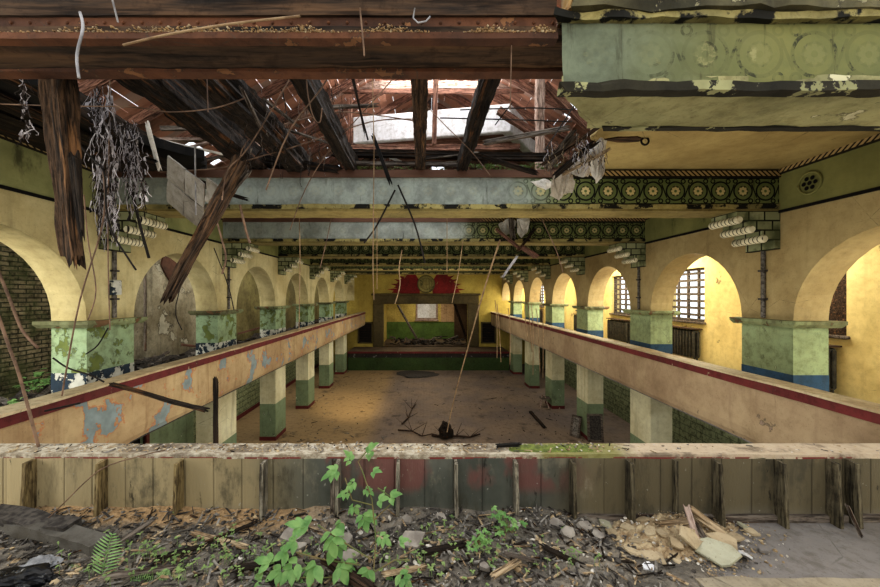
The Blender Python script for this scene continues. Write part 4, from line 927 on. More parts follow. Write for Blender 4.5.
panel_leaning(596, 442, .5, .9, 'grey panel with a dark square leaning on the column front', M_RUBD, -.1, -.1)
t = empty('broken_chair', atz(546, 408, 0), 'remains of a small broken chair by the column base', 'chair', kind='thing'); 
for k, (a, b) in enumerate([((-.25, 0, 0), (-.12, .1, .55)), ((.1, -.1, 0), (-.02, .1, .5)), ((-.2, .3, 0), (-.1, .2, .45)), ((.18, .2, 0), (.0, .2, .4))]): bm = bmesh.new(); tube(bm, [a, b], .025, 6); obj('leg', bm, M_PALE, t)
bm = rough_box(-.2, .2, -.05, .3, .38, .42, .1, .01, 3); obj('seat', bm, M_ROTG, t)
tag(rough_beam('fallen_batten', atz(530, 411, .04), atz(545, 428, .04), .12, .05, M_ROT, 31), 'dark batten lying on the hall floor before the column', 'batten', kind='thing')
# ================================================================ rusted steel girder left bare by the fallen casing
sg = empty('steel_girder', (0, 2.24, ZBEAM), 'rusted riveted steel girder with timber filler across the top of the view', 'girder', kind='thing')
xl, xr = -4.9, .62
z0 = CAM.z + 1.625 - ZBEAM
obj('lower_flange', rough_box(xl, xr, 0, .07, z0 - .01, z0 + .03, .1, .005, 3), M_RUST, sg)
obj('lower_flange', rough_box(xl, xr + .3, .33, .42, z0 - .012, z0 + .03, .1, .005, 4), M_RUST, sg)
obj('timber_filler', rough_box(xl, xr + .14, .06, .34, z0 + .012, z0 + .1, .15, .012, 8), M_STEELD, sg)
obj('web', bx(xl, xr, .05, .09, z0 + .03, z0 + .30), M_RUST, sg)
obj('web', bx(xl, xr + .3, .35, .39, z0 + .03, z0 + .30), M_RUST, sg)
obj('angle_bar', rough_box(xl, xr, .025, .052, z0 + .028, z0 + .085, .2, .004, 9), M_STEELD, sg)
obj('cover_plate', rough_box(xl, xr, .03, .05, z0 + .16, z0 + .30, .2, .004, 6), M_STEELD, sg)
bm = bmesh.new()
for k in range(46): bmesh.ops.create_uvsphere(bm, u_segments=8, v_segments=5, radius=.011, matrix=Matrix.Translation((xl + .1 + k * .12, .048, z0 + .125)))
obj('rivets', bm, M_RUST, sg)
rr = random.Random(9); bm = bmesh.new()
for k in range(2200):
    c, w = rr.choice([(-1.75, .22), (-1.45, .35), (-1.0, .12), (-.45, .15), (.52, .07), (.2, .1), (-2.1, .5)]); x = rr.gauss(c, w)
    if -3.5 < x < .6: rock(bm, (x, 2.24 + rr.uniform(-.004, .03), ZBEAM + z0 + .03 + rr.random() ** 2 * .05 * math.exp(-((x - c) / w) ** 2)), rr.uniform(.004, .012), rr, mi=rr.choice((0, 0, 1)))
tag(obj('girder_dust', bm, [plain('sandy_mortar', C(166, 134, 88), C(130, 100, 64)), M_RUBT]), 'sandy mortar crumbs lying on the girder ledge', 'debris', kind='stuff')
bm = bmesh.new()
hk = at(418, 18, 2.2); tube(bm, [hk + Vector((-.02, 0, .06)), hk + Vector((-.03, 0, .0)), hk + Vector((-.0, 0, -.03)), hk + Vector((.05, 0, -.02)), hk + Vector((.075, 0, .01))], .005, 6)
tag(obj('wire_hook', bm, M_WIREG), 'bent grey wire hook on the steel girder', 'hook', kind='thing')
# broken concrete end between girder and great beam
tag(crumple('casing_break', at(568, 14, 2.3), .045, .08, .10, plain('raw_mortar', C(176, 142, 84), C(130, 96, 54), scale=12), 2, 6), 'crumbling mortar end of the great beam casing beside the girder', 'mortar', kind='thing')
# iron ring left in the ceiling
t = empty('ceiling_ring', at(645, 137, 4.33), 'small black iron ring hanging from the ochre ceiling', 'ring', kind='thing'); bm = bmesh.new()
tube(bm, [(.045 * math.cos(2 * PI * k / 16), 0, .045 * math.sin(2 * PI * k / 16) - .05) for k in range(17)], .012, 8); obj('ring', bm, M_WIRED, t); bm = bmesh.new(); tube(bm, [(0, 0, 0), (.01, .0, ZCEIL - t.location.z + .01)], .01, 6); obj('rod', bm, M_WIRED, t)
bm = slab_poly(.28, .015, random.Random(8), 12, .3); o = obj('ceiling_scar', bm, M_ROT2); o.location = (at(628, 138, 4.33).x, 4.36, ZCEIL - .012); struct(o, 'dark broken scar in the ochre ceiling around the iron ring', 'ceiling')
# ================================================================ ceiling joists over the hole, broken timbers
JL = [(-3.9, .2, .24, M_ROT, 'dark ceiling joist at the wall side of the roof hole', -.02), (-2.75, .26, .3, M_ROT, 'broad rotten joist, outermost of the five spanning the hole', 0), (-2.2, .3, .32, M_ROT, 'broad blackened joist beside the outermost one', 0), (-1.33, .16, .24, M_ROT, 'slim dark joist between the broad pair and the middle joist', 0), (-.27, .15, .24, M_ROT2, 'middle dark joist pointing straight at the stage', 0), (.36, .15, .24, M_ROT, 'dark joist on the radiator side of the middle joist', .0)]
for k, (x, w, h, m, lb, dx) in enumerate(JL):
    tag(rough_beam('ceiling_joist', (x, 2.5, 6.78 + h / 2 - .06), (x + dx + R.uniform(-.04, .04), beam_y(0) + .25, 6.74 + h / 2), w, h, m, k + 3, jag=.05, lean=.03), lb, 'joist', 'joists spanning the roof hole', 'thing')
for k, x in enumerate((-4.35, -4.75, -5.05)):
    tag(rough_beam('ceiling_plank', (x, 2.5, 6.72), (x + .1, 5.4, 6.74), .3, .05, M_ROT, k + 90, jag=.1), 'blackened ceiling board above the torn frieze of the rubble gallery', 'board', 'blackened ceiling boards', 'thing')
tag(rough_beam('hanging_timber', at(56, 60, 2.72), at(74, 272, 2.72), .18, .13, M_ROT2, 21, taper=.5, jag=.16, lean=.04), 'splintered brown timber hanging down before the first arch', 'timber', kind='thing')
tag(rough_beam('hanging_splinter', at(74, 150, 2.66), at(83, 246, 2.66), .07, .05, M_ROT, 23, taper=.4, jag=.1), 'narrow dark splinter beside the hanging brown timber', 'splinter', kind='thing')
tag(rough_beam('hanging_timber', at(243, 158, 3.9), at(164, 305, 3.7), .21, .14, M_ROT2, 25, taper=.6, jag=.16, lean=.03), 'broken beam hanging aslant before the second arch', 'timber', kind='thing')
tag(rough_beam('hanging_splinter', at(250, 168, 3.95), at(196, 236, 3.8), .08, .06, M_ROTG, 26, taper=.6, jag=.1), 'grey splinter alongside the slanting broken beam', 'splinter', kind='thing')
def board(name, a, b, Ya, Yb, w, th, m, lb, sd, cat='board', **k): return tag(rough_beam(name, at(*a, Ya), at(*b, Yb), w, th, m, sd, **k), lb, cat, kind='thing')
board('loose_board', (128, 155), (222, 190), 4.6, 4.9, .14, .05, M_ROT, 'dark board lying across the torn edge near the lath panel', 51)
board('loose_board', (240, 85), (262, 130), 3.4, 4.0, .03, .03, M_ROTG, 'thin grey stick over the broad joists', 52)
board('loose_board', (200, 115), (300, 150), 5.2, 5.5, .1, .06, M_ROTG, 'grey board crossing behind the broad joists', 53)
board('loose_board', (330, 153), (560, 158), 5.6, 5.7, .12, .1, M_ROT, 'long dark pole lying along the top of the washed beam', 54)
board('loose_board', (340, 163), (470, 165), 5.55, 5.5, .07, .06, M_ROTG, 'thin grey pole below the long dark pole', 55)
board('loose_board', (482, 143), (573, 127), 4.9, 4.6, .07, .06, M_ROTG, 'weathered pole slanting up toward the great beam', 56)
board('loose_board', (480, 156), (540, 174), 5.3, 5.0, .09, .05, M_ROT, 'dark plank slanting down beside the torn lining', 57)
board('loose_board', (372, 133), (392, 187), 5.0, 5.0, .05, .05, M_DARK, 'black stick poking down before the washed beam', 58)
board('loose_board', (352, 72), (366, 138), 4.0, 4.4, .02, .02, M_ROT, 'thin dark rod hanging in the middle of the hole', 59)
board('loose_board', (310, 108), (380, 105), 5.2, 5.3, .05, .04, M_ROTG, 'mossy pole high in the hole beside the slim joist', 60)
board('loose_board', (545, 170), (578, 130), 4.7, 4.2, .12, .05, M_ROTG, 'curved grey board at the torn ceiling edge', 61)
board('loose_board', (552, 178), (600, 138), 4.5, 4.1, .1, .04, M_ROT, 'dark splintered board at the torn ceiling edge', 62)
board('loose_board', (255, 160), (345, 172), 5.45, 5.45, .16, .12, M_ROT, 'thick rotten stump on top of the washed beam', 63)
board('loose_board', (165, 175), (250, 200), 4.9, 4.9, .06, .04, M_ROT, 'dark thin board under the broad joists', 64)
board('loose_board', (100, 150), (160, 165), 4.2, 4.6, .2, .06, M_ROT, 'dark rotten board beside the silvery shreds', 65)
for k, (a, b, Ya, Yb, lb, m) in enumerate([
        ((160, 140), (238, 158), 5.0, 5.2, 'pale split batten crossing low behind the lath panel', M_SHEET), ((172, 152), (215, 140), 5.1, 5.1, 'short pale lath tilted up beside the gap above the lath panel', M_PALE),
        ((205, 160), (256, 150), 5.2, 5.2, 'grey lath resting on the washed beam behind the slanting beam', M_ROTG), ((146, 120), (160, 172), 4.4, 4.6, 'whitish splinter hanging between the silvery shreds and the lath panel', M_SHEET),
        ((262, 98), (300, 128), 4.2, 4.6, 'mossy grey stick lying beside the broad joists', M_ROTG), ((276, 126), (338, 146), 5.0, 5.3, 'weathered stick lying behind the slim joist', M_ROTG),
        ((238, 178), (262, 150), 4.8, 5.0, 'dark splinter standing on the washed beam end', M_ROT), ((420, 160), (480, 152), 5.5, 5.6, 'broken grey stick between the two middle joists', M_ROTG),
        ((560, 176), (612, 148), 4.5, 4.2, 'long pale reed stalk lying along the torn ceiling edge', M_TAN), ((540, 166), (600, 126), 4.6, 4.0, 'brown split lath fanning up at the torn ceiling edge', M_ROT2)]):
    board('loose_lath', a, b, Ya, Yb, .045, .025, m, lb, 300 + k, 'lath', jag=.05)
# lath and plaster panel hanging
t = empty('lath_panel', at(186, 193, 4.5), 'grey square lath-and-plaster panel hanging askew below the broad joists', 'panel', kind='thing', rot=(math.radians(118), math.radians(36), math.radians(-12)))
for k, (a, b) in enumerate(((-.33, -.005), (0.005, .33))):
    for q, (c, d) in enumerate(((-.33, -.005), (.005, .33))):
        obj('plaster_tile', rough_box(a, b, c, d, 0, .02, .07, .018, k * 2 + q), M_TILEP, t)
obj('plaster_tile', rough_box(.335, .66, .1, .42, -.02, .0, .07, .02, 9), M_TILEP, t)
bm = bmesh.new()
for k in range(5): box(bm, -.36, .36, -.3 + k * .14, -.26 + k * .14, -.045, -.02) if False else box(bm, -.36, .36, -.3 + k * .14, -.26 + k * .14, -.03, -.005)
obj('laths', bm, M_ROTG, t)
# silvery shreds
def shreds(name, boxes, label, mats, seed, r=.004, n=110, drop=.35, cat='shreds'):
    rr = random.Random(seed); bm = bmesh.new()
    for k in range(n):
        x0, x1, ya, yb, Ya, Yb = rr.choice(boxes); p = at(rr.uniform(x0, x1), rr.uniform(ya, yb), rr.uniform(Ya, Yb)); L = drop * rr.uniform(.3, 1.1); P = [p]
        for q in range(5): p = p + Vector((rr.uniform(-.022, .022), rr.uniform(-.02, .02), -L / 5 + rr.uniform(-.015, .015))); P.append(p)
        if rr.random() < .75: tube(bm, P, [r * rr.uniform(.4, 1.1)] * 6, 4, rr.randrange(len(mats)))
        else:
            w = rr.uniform(.002, .006); pv = None
            for q in P:
                row = (bm.verts.new(q + Vector((-w + rr.uniform(-.004, .004), rr.uniform(-.02, .02), 0))), bm.verts.new(q + Vector((w, rr.uniform(-.02, .02), rr.uniform(-.02, .02)))))
                if pv: f = bm.faces.new((pv[0], pv[1], row[1], row[0])); f.material_index = rr.randrange(len(mats))
                pv = row
    return tag(obj(name, bm, mats), label, cat, kind='stuff')
M_SILV = plain('silvery_reed', C(196, 190, 194), C(130, 122, 124), scale=14); M_SILD = plain('dark_reed', C(70, 60, 56), C(40, 34, 32))
shreds('reed_shreds', [(90, 112, 85, 120, 3.3, 3.5), (92, 120, 120, 170, 3.3, 3.6), (95, 118, 160, 200, 3.4, 3.6), (100, 116, 190, 215, 3.4, 3.5)], 'silvery tangle of reeds and lining hanging before the first console', [M_SILV, M_SILD, M_SILV, M_ROT], 3, n=300, drop=.34)
shreds('reed_shreds', [(122, 140, 120, 170, 3.5, 3.7), (125, 146, 150, 195, 3.5, 3.7)], 'second silvery tangle hanging beside the lath panel', [M_SILV, M_SILD, M_SILV, M_ROT], 4, n=170, drop=.3)
shreds('reed_shreds', [(20, 28, 74, 100, 2.7, 2.8), (22, 30, 100, 130, 2.7, 2.8)], 'narrow pale fibre strand hanging from the girder by the frame edge', [M_SILV, M_SILD], 5, n=26, drop=.16)
shreds('reed_shreds', [(300, 345, 80, 110, 4.5, 5.0), (280, 330, 110, 165, 4.8, 5.2), (230, 285, 85, 150, 3.6, 4.6)], 'dry roots and fibres hanging among the broken joists', [M_ROTG, M_SILD, M_ROT], 6, n=120, drop=.3)
shreds('reed_shreds', [(545, 592, 140, 165, 4.3, 4.7), (575, 606, 130, 160, 4.0, 4.3)], 'bundle of broken reeds at the torn ceiling edge', [M_ROTG, M_SILV, M_SILD, M_TAN], 7, n=120, drop=.2)
def flap(pts, Ya, label, seed, cat='lining', mat=M_SHEET):
    """torn hanging sheet: outline in plane Y=Ya, buckled"""
    bm = bmesh.new(); f = bm.faces.new([bm.verts.new(at(a, b, Ya)) for a, b in pts]); bmesh.ops.triangulate(bm, faces=bm.faces)
    for _ in range(3): bmesh.ops.subdivide_edges(bm, edges=bm.edges, cuts=1)
    for v in bm.verts: v.co.y += .12 * noise.noise(v.co * 5 + Vector((seed, 0, 0))) + .04 * noise.noise(v.co * 17); v.co.x += .015 * noise.noise(v.co * 14); v.co.z += .02 * noise.noise(v.co * 15 + Vector((4, 0, 0)))
    return tag(obj('torn_lining', bm, mat), label, cat, kind='thing')
flap([(549, 196), (556, 186), (553, 176), (562, 168), (570, 172), (576, 180), (574, 192), (566, 193), (560, 200)], 4.7, 'pale torn lining hanging lowest at the ceiling edge', 1)
flap([(566, 165), (577, 152), (590, 150), (594, 165), (589, 176), (578, 178), (572, 172)], 4.6, 'crumpled white lining under the reed bundle', 2)
flap([(588, 150), (600, 138), (608, 140), (602, 160), (603, 178), (598, 182), (593, 168)], 4.3, 'long white strip of lining nearest the ochre ceiling', 3)
flap([(530, 182), (546, 178), (556, 184), (546, 190)], 4.8, 'small beige scrap stuck on the washed beam', 4)
flap([(499, 224), (508, 218), (516, 222), (514, 232), (505, 236), (501, 232)], 8.5, 'pale torn plaster flap on the second frieze beam', 5)
flap([(517, 219), (530, 218), (528, 232), (521, 238), (517, 232)], 8.5, 'whitish hanging flap beside the broken laths', 6)
for k, (a, b, w, lb, m) in enumerate([((495, 228), (522, 250), .16, 'reddish broken lath hanging diagonally under the second beam', M_ROOF), ((511, 218), (513, 240), .12, 'grey upright lath hanging from the second beam', M_ROTG), ((536, 228), (517, 252), .08, 'dark lath hanging from the second beam, sloping back', M_ROT2), ((520, 246), (538, 258), .3, 'dark red chunk at the bottom of the hanging laths', M_ROOF), ((518, 255), (502, 278), .04, 'bright metal strip hanging below the second beam', M_WIREG)]):
    tag(rough_beam('hanging_lath', at(*a, 8.4), at(*b, 8.4), w, .05, m, 70 + k, jag=.08), lb, 'lath', kind='thing')
bm = bmesh.new(); rr = random.Random(10)
for k in range(150):
    px = rr.uniform(345, 560); p = at(px, rr.uniform(165, 171), 5.6)
    for q in range(5): a = rr.uniform(0, 6.3); leaflet(bm, p, Vector((math.cos(a), math.sin(a), .6)), .06, .025, Vector((0, -.3, 1)), rr)
tag(obj('roof_moss', bm, M_SEED), 'tufts of green moss and weeds on top of the washed beam', 'moss', kind='stuff')
# ================================================================ attic and roof
def roof(name, label, org, du, dv, nu, nv, gap, mat, seed, drop=.12, hole=None):
    """slope of separate boards: du along a board, dv across boards"""
    rr = random.Random(seed); bm = bmesh.new(); org, du, dv = Vector(org), Vector(du), Vector(dv); nn = du.cross(dv).normalized() * .02
    for j in range(nv):
        for i in range(nu):
            if rr.random() < drop or (hole and hole(i / nu, j / nv)): continue
            a = org + du * (i / nu) + dv * (j / nv); w = dv / nv * (1 - gap * rr.uniform(.3, 1.6)); l = du / nu * .995; o = nn * rr.uniform(-.8, .8)
            p = [a + o, a + l + o, a + l + w + o, a + w + o]; lo = [bm.verts.new(q) for q in p]; hi = [bm.verts.new(q + nn) for q in p]
            bm.faces.new(lo); bm.faces.new(hi[::-1])
            for k in range(4): bm.faces.new((lo[k], lo[(k + 1) % 4], hi[(k + 1) % 4], hi[k]))
    bmesh.ops.recalc_face_normals(bm, faces=bm.faces); return struct(obj(name, bm, mat), label, 'roof')
RZ, EZ = 11.4, 7.0
roof('roof_left', 'red-brown roof slope seen through the hole, above the rubble gallery', (-7.8, 5.2, EZ), (0, 12, 0), (7.8, 0, RZ - EZ), 9, 40, .06, M_ROOFB, 2, .03)
roof('roof_right', 'red-brown roof slope seen through the hole, above the radiator gallery', (7.8, 5.2, EZ), (0, 12, 0), (-7.8, 0, RZ - EZ), 9, 40, .04, M_ROOFB, 3, .02)
roof('roof_hip', 'dark tiled hip at the far end of the attic with light in its gaps', (-7.0, 18, EZ), (14, 0, 0), (0, -6.5, RZ - EZ + .2), 46, 22, .22, M_TILE, 4, .10)
GRF = 'rafters of the attic roof'
for s in (-1, 1):
    for k in range(8):
        y = 5.6 + k * 1.05
        tag(rough_beam('rafter', (s * 7.5, y, EZ + .05), (s * .1, y, RZ - .18), .12, .16, M_ROOF, 100 + k, jag=.01), 'red-brown sloping roof rafter on the %s side, %s from the hole' % ('radiator' if s > 0 else 'rubble', ORD[k]), 'rafter', GRF, 'thing')
for k in range(9):
    x = -2.6 + k * .65; tag(rough_beam('hip_rafter', (x * 1.5, 17.0, 7.6), (x * .6, 12.2, 10.9), .1, .12, M_ROOF, 130 + k, jag=.01), 'slanting rafter under the tiled hip at the far end of the attic', 'rafter', 'rafters of the far hip', 'thing')
def atb(a, b, Ya, w, h, m, lb, sd, cat='timber', Yb=None): tag(rough_beam('attic_timber', at(*a, Ya), at(*b, Yb or Ya), w, h, m, sd, jag=.02, lean=.006), lb, cat, kind='thing')
atb((255, 86), (575, 86), 9.4, .14, .2, M_PALE, 'long pale horizontal collar beam across the top of the hole', 140)
atb((255, 92), (575, 91), 9.2, .1, .1, M_ROOF, 'red-brown horizontal beam just under the pale collar', 141)
atb((540, 182), (540, 70), 7.2, .16, .16, M_PALE, 'pale upright post beside the white duct', 142)
atb((544, 84), (588, 128), 7.3, .12, .12, M_ROOF, 'red-brown brace sloping from the pale post', 143)
atb((325, 125), (318, 78), 8.4, .14, .14, M_PALE, 'pale upright post left of the white duct', 144)
atb((350, 150), (350, 98), 9.0, .1, .1, M_ROOF, 'red-brown upright post at the end of the white duct', 145)
atb((436, 78), (434, 145), 8.0, .1, .1, M_ROOF, 'red-brown upright post before the middle of the white duct', 146)
atb((290, 145), (330, 112), 7.0, .1, .08, M_ROOF, 'red-brown strut rising behind the slim joist', 147)
atb((255, 95), (258, 170), 7.5, .13, .13, M_PALE, 'pale post seen between the broad joist and the slim joist', 148)
atb((264, 82), (264, 120), 7.8, .2, .12, M_DUSTW, 'whitewashed upright high in the hole beside the broad joist', 149)
atb((350, 148), (520, 148), 8.2, .12, .12, M_ROOF, 'red-brown horizontal beam under the white duct', 150)
atb((160, 128), (205, 128), 6.4, .05, .08, M_ROTG, 'grey stick lying across the gap above the lath panel', 151)
atb((150, 140), (235, 139), 6.6, .1, .06, M_PALE, 'pale broken batten below the red-brown roof boards', 152)
atb((186, 110), (212, 145), 6.5, .09, .07, M_ROOF, 'red-brown rafter end in the gap above the lath panel', 153)
atb((205, 138), (236, 142), 6.2, .08, .05, M_SHEET, 'pale splintered stick at the corner of the gap', 154)
atb((498, 110), (580, 165), 7.6, .14, .14, M_ROOF, 'red-brown sloping beam behind the white duct end', 155)
# white duct
bm = bmesh.new(); Zt, Zb = CAM.z + 4.31, CAM.z + 3.68
B = [Vector((CAM.x + x, y, 0)) for x, y in ((-1.75, 8.62), (1.93, 8.0), (2.98, 9.47), (-.6, 10.1))]
lo = [bm.verts.new(p + Vector((0, 0, Zb))) for p in B]; hi = [bm.verts.new(p + Vector((0, 0, Zt))) for p in B]
bm.faces.new(lo[::-1]); bm.faces.new(hi)
for k in range(4): bm.faces.new((lo[k], lo[(k + 1) % 4], hi[(k + 1) % 4], hi[k]))
bmesh.ops.recalc_face_normals(bm, faces=bm.faces); bevel(bm, .02)
wd = empty('attic_duct', (0, 0, 0), 'large white plastered box duct hanging in the attic', 'duct', kind='thing'); obj('casing', bm, M_DUSTW, wd)
bm = bmesh.new(); n = [B[0].lerp(B[2], .06), B[1].lerp(B[3], .06), B[2].lerp(B[0], .06), B[3].lerp(B[1], .06)]
quad(bm, [p + Vector((0, 0, Zb - .01)) for p in n]); obj('underside', bm, M_ROOF, wd)
# ================================================================ wires
def wire(pts, Ya, label, mat=M_WIRE, r=.004, Yb=None, cat='wire', name='hanging_wire', fine=True, group=None):
    n = len(pts); P = [at(a, b, Ya + ((Yb or Ya) - Ya) * k / (n - 1)) for k, (a, b) in enumerate(pts)]
    if fine and n > 2:
        Q = []
        for k in range(n - 1):
            p0, p1, p2, p3 = P[max(k - 1, 0)], P[k], P[k + 1], P[min(k + 2, n - 1)]
            for q in range(4):
                t = q / 4; Q.append(.5 * ((2 * p1) + (p2 - p0) * t + (2 * p0 - 5 * p1 + 4 * p2 - p3) * t * t + (3 * p1 - p0 - 3 * p2 + p3) * t ** 3))
        Q.append(P[-1]); P = Q
    bm = bmesh.new(); tube(bm, P, max(r * 1.35, .0011 * sum(p.y for p in P) / len(P)), 5); tag(obj(name, bm, mat), label, cat, group, kind='thing')
W = wire
W([(307, -5), (306, 60), (308, 95), (314, 118), (320, 122), (322, 108)], 3.0, 'thin wire with a curled end hanging before the slim joist')
W([(360, 4), (330, 75), (290, 130), (266, 190)], 3.2, 'long slanting wire from the girder hook down to the lath panel', r=.005)
W([(383, -2), (373, 60), (374, 150), (373, 260), (374, 300)], 4.0, 'straight thin wire hanging left of the middle joist', M_WIREL, .004)
W([(360, 8), (364, 50), (364, 56)], 2.15, 'short wire dropping over the girder face')
W([(505, 0), (440, 25), (415, 50), (392, 80), (330, 150), (305, 190), (290, 230)], 3.4, 'long wire running diagonally across the girder to the washed beam', M_WIRE, .005, 5.2)
W([(512, -2), (511, 70), (510, 110)], 2.3, 'vertical wire over the girder beside the great beam', r=.003)
W([(512, 103), (495, 125)], 5.0, 'short bent wire before the white duct', M_WIRED, .006)
W([(408, 42), (416, 90), (440, 120), (470, 150), (492, 178)], 4.2, 'thin wire sagging from the middle joist to the washed beam')
W([(352, 78), (360, 110), (368, 140)], 4.4, 'dark rod hanging behind the slim joist', M_WIRED, .008)
W([(395, 190), (377, 225), (364, 243)], 5.3, 'dark rod hanging aslant below the washed beam, first of the pair', M_WIRED, .010)
W([(398, 185), (415, 225), (425, 263)], 5.3, 'dark rod hanging aslant below the washed beam, second of the pair', M_WIRED, .010)
W([(402, 250), (399, 268), (400, 285), (395, 304)], 8.0, 'crooked pale wire hanging before the stage opening', M_WIREL, .009)
W([(500, 240), (484, 290), (470, 340), (455, 395), (447, 432)], 7.2, 'long pale bamboo-like pole slanting from the second beam to the hall floor', M_WIREL, .014, 11.4, 'pole', 'slanting_pole')
W([(463, 240), (458, 275), (452, 303)], 8.0, 'thin pale wire left of the long slanting pole', M_WIREL, .007)
W([(540, 215), (556, 250), (563, 272)], 6.4, 'thin wire hanging below the second frieze beam on the radiator side', r=.006)
for k, (x, y1) in enumerate(((497, 358), (499, 362), (510, 365), (530, 352), (533, 375), (538, 372), (543, 378), (526, 340))):
    W([(x - 2, 300 + (k % 3) * 4), (x, 325), (x + (k % 2) * 2, y1)], 10.5 + (k % 4) * .3, 'pale reed strand hanging against the parapet of the radiator gallery', M_WIREL, .008, cat='reed', name='hanging_reed', group='reed strands by the radiator gallery')
W([(377, 217), (377, 289)], 7.0, 'hair-thin straight wire hanging before the painted banners', M_WIREL, .004)
W([(447, 215), (447, 272)], 7.0, 'hair-thin straight wire above the red mural', M_WIREL, .004)
W([(298, 180), (300, 250), (299, 330)], 6.0, 'thin straight wire hanging before the rubble gallery arches', M_WIREL, .005)
W([(335, 195), (329, 230), (320, 268)], 6.0, 'short thin wire hanging beyond the washed beam', M_WIRE, .005)
W([(80, 12), (83, 28), (77, 55), (79, 78)], 2.12, 'grey cable looped over the rusted girder', M_WIREG, .006, cat='cable')
W([(112, -2), (118, 22)], 2.1, 'short pale wire at the top of the girder', M_WIREG, .004)
W([(123, 45), (170, 34), (230, 24), (300, 16)], 2.12, 'straw-coloured rod lying along the girder face', M_WIREL, .005, cat='rod')
W([(0, 104), (60, 106), (130, 107), (170, 112), (215, 108), (245, 98)], 3.0, 'thin wire stretched level before the hanging timber', M_WIRE, .004)
W([(71, 78), (76, 100), (78, 140), (90, 156), (104, 172), (106, 205), (112, 232), (128, 258), (136, 270)], 3.1, 'pale strip and wire hanging from the girder through the silvery shreds', M_WIRED, .006)
W([(103, 170), (105, 200), (100, 235), (80, 300), (66, 372), (62, 396)], 3.2, 'thin wire slanting down over the first green pillar', M_WIRE, .005)
W([(84, 195), (88, 240), (96, 290), (88, 320)], 3.2, 'crooked thin wire before the first pillar shaft', M_WIRE, .004)
W([(110, 80), (108, 240), (110, 330)], 3.4, 'straight wire hanging through the shreds down to the pillar ledge', M_WIRE, .004)
W([(108, 328), (98, 345), (86, 354)], 3.6, 'short bent wire across the pillar face', M_WIRED, .005)
W([(53, 358), (68, 368), (90, 375), (104, 382)], 3.5, 'thin twig crossing the foot of the first pillar', M_WIRED, .006, cat='twig')
W([(132, 190), (140, 225), (149, 258)], 3.6, 'dark curved rod hanging before the first bracket', M_WIRED, .010)
W([(-3, 268), (10, 300), (22, 330), (38, 348)], 3.2, 'brown stem slanting before the mossy brick wall, upper one', M_WIRE, .009, cat='stem')
W([(-3, 312), (10, 350), (20, 378), (42, 460)], 2.75, 'brown stem slanting down over the parapet end', M_WIRE, .008, cat='stem')
W([(195, 145), (196, 215)], 4.3, 'pale upright wire on the lath panel', M_WIREG, .007)
W([(236, 180), (248, 140), (300, 120), (345, 112), (415, 121)], 4.6, 'wire crossing from the slanting beam to the middle joist', M_WIRE, .006)
W([(160, 172), (220, 168), (255, 158), (300, 145), (370, 122), (415, 119)], 4.7, 'second long wire running level through the hole', M_WIRE, .006)
W([(222, 200), (228, 170), (250, 145), (300, 60), (325, 0)], 3.6, 'thin wire rising steeply over the broad joists', M_WIRE, .005)
W([(215, 215), (222, 240), (226, 258), (222, 274)], 4.4, 'rusty hooked rod hanging beside the slanting beam', M_WIRE, .009)
W([(240, 205), (246, 230), (250, 243)], 4.6, 'rusty short rod hanging under the washed beam end', M_WIRE, .012)
W([(196, 240), (176, 305), (182, 330)], 4.6, 'thin twig curving below the slanting beam', M_WIRED, .005)
W([(214, 248), (228, 285), (234, 310)], 4.8, 'thin curved wire under the second arch', M_WIRED, .005)
W([(460, 110), (530, 108), (572, 110)], 4.4, 'upper of the level wires before the white duct', M_WIRED, .006)
W([(440, 118), (520, 120), (572, 122)], 4.4, 'lower of the level wires before the white duct', M_WIRED, .006)
W([(208, 112), (206, 60)], 3.0, 'fine vertical wire below the girder near the broad joist', M_WIRE, .004)
W([(545, 150), (580, 97)], 4.4, 'thin wire slanting up to the great beam corner', M_WIRED, .006)
W([(212, 497), (110, 402), (155, 462), (300, 452)][:1] + [(150, 520)], 2.4, 'x', M_WIRE) if False else None
W([(36, 530), (62, 505), (100, 470), (140, 456), (165, 450)], 2.42, 'thin rusty wire bowing before the tan boards of the parapet', M_WIRE, .003)
W([(45, 411), (80, 403)], 2.9, 'short twig lying on the tan parapet end', M_WIRED, .006, cat='twig')
tag(rough_beam('fallen_bar', at(110, 384, 4.05), at(208, 411, 3.55), .05, .035, M_ROT, 201, jag=.03), 'dark wooden bar hanging over the tan parapet', 'bar', kind='thing')
tag(rough_beam('upright_stake', at(216, 376, 3.0), at(216, 455, 2.9), .03, .03, M_ROT, 203, jag=.03), 'dark stake standing up behind the rear parapet', 'stake', kind='thing')
# ================================================================ camera, light
cam = bpy.data.cameras.new('camera'); co = bpy.data.objects.new('camera', cam); col.objects.link(co); co.location = CAM; co.rotation_euler = (PI / 2, 0, 0)
cam.sensor_width = 36; cam.lens = 36 * F / 880; cam.shift_x = (440 - VPX) / 880; cam.shift_y = (VPY - 293.5) / 880; cam.clip_start = .05
sc.camera = co
struct(obj('wall_rear_unseen', bx(-7.8, 7.8, -2.6, -2.4, 0, 8.5), M_PLAST), 'unseen rear wall behind the photographer, added to cut light from behind', 'wall')  # unseen closing wall, added to cut sky light from behind
w = bpy.data.worlds.new('overcast_sky'); sc.world = w; w.use_nodes = True
bg = w.node_tree.nodes['Background']; bg.inputs[0].default_value = (.88, .94, 1, 1); bg.inputs[1].default_value = 1.35
def area(name, loc, rot, sx, sy, e, c):
    l = bpy.data.lights.new(name, 'AREA'); l.shape = 'RECTANGLE'; l.size = sx; l.size_y = sy; l.energy = e; l.color = c
    o = bpy.data.objects.new(name, l); col.objects.link(o); o.location = loc; o.rotation_euler = rot; return o
area('rear_fill', (0, -2.0, 6.6), (math.radians(75), 0, 0), 9, 2.5, 190, (1, .96, .88))
area('gallery_window_light_right', (6.6, .6, 5.0), (math.radians(86), 0, 0), 1.4, 2.2, 150, (1, .93, .78))
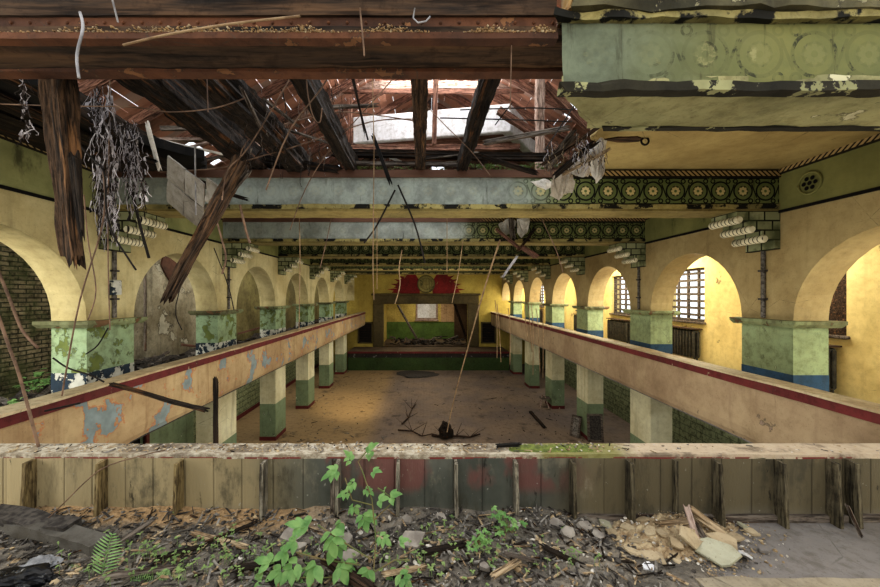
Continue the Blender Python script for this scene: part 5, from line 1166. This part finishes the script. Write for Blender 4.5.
area('gallery_window_light_left', (-6.6, .6, 5.2), (math.radians(86), 0, 0), 1.4, 2.2, 260, (1, .97, .88))
for c in WINS[2:]: area('window_light', (OUTX - .15, c, 5.2), (0, math.radians(90), 0), 1.4, 1.5, 120, (1, .94, .8))
for c in WINS[1:]: area('right_aisle_fill', (6.6, c, 6.2), (0, 0, 0), 1.2, 1.5, 75, (1, .95, .82))  # unseen lamps under the aisle ceiling, added to brighten wall and soffits
for c in WINS[2:]: area('left_aisle_fill', (-6.6, c, 6.2), (0, 0, 0), 1.2, 1.5, 24, (1, .95, .85))  # unseen fill lamps, added to lift the left aisle
area('attic_fill', (0, 8.5, 10.6), (0, 0, 0), 6, 4, 850, (1, .97, .95))  # extra lamp under the ridge, added to brighten the attic timbers
area('hall_fill', (0, 12, 5.9), (0, 0, 0), 6, 18, 300, (1, .94, .84))
area('hall_near_bounce', (0, 5.2, 2.2), (PI, 0, 0), 6, 3, 90, (1, .94, .82))
area('hall_bounce', (0, 13, .4), (PI, 0, 0), 7, 16, 180, (1, .93, .8))
area('far_fill', (0, 16, 5.2), (math.radians(80), 0, 0), 6, 1.5, 90, (1, .93, .78))
for s in (-1, 1): area('lower_aisle_light', (s * 6.6, 12, 2.6), (0, 0, 0), 1, 16, 60, (1, .95, .85))
area('stage_fill', (0, 27.4, 4.95), (0, 0, 0), 3, 2, 70, (1, .9, .7))  # unseen fill below the stage ceiling, not a stage lamp
sp = bpy.data.lights.new('sun_patch', 'SPOT'); sp.energy = 2600; sp.spot_size = math.radians(26); sp.spot_blend = 1.0; sp.color = (1, .82, .5); sp.shadow_soft_size = .3
so = bpy.data.objects.new('sun_patch', sp); col.objects.link(so); so.location = (-.5, 9.6, 6.5); d = Vector((-3.5, 15.6, 0)) - so.location; so.rotation_euler = d.to_track_quat('-Z', 'Y').to_euler()
sc.view_settings.view_transform = 'Standard'; sc.view_settings.look = 'Medium High Contrast'; sc.view_settings.exposure = 0.12
sc.cycles.use_denoising = True
sc.cycles.max_bounces = 8
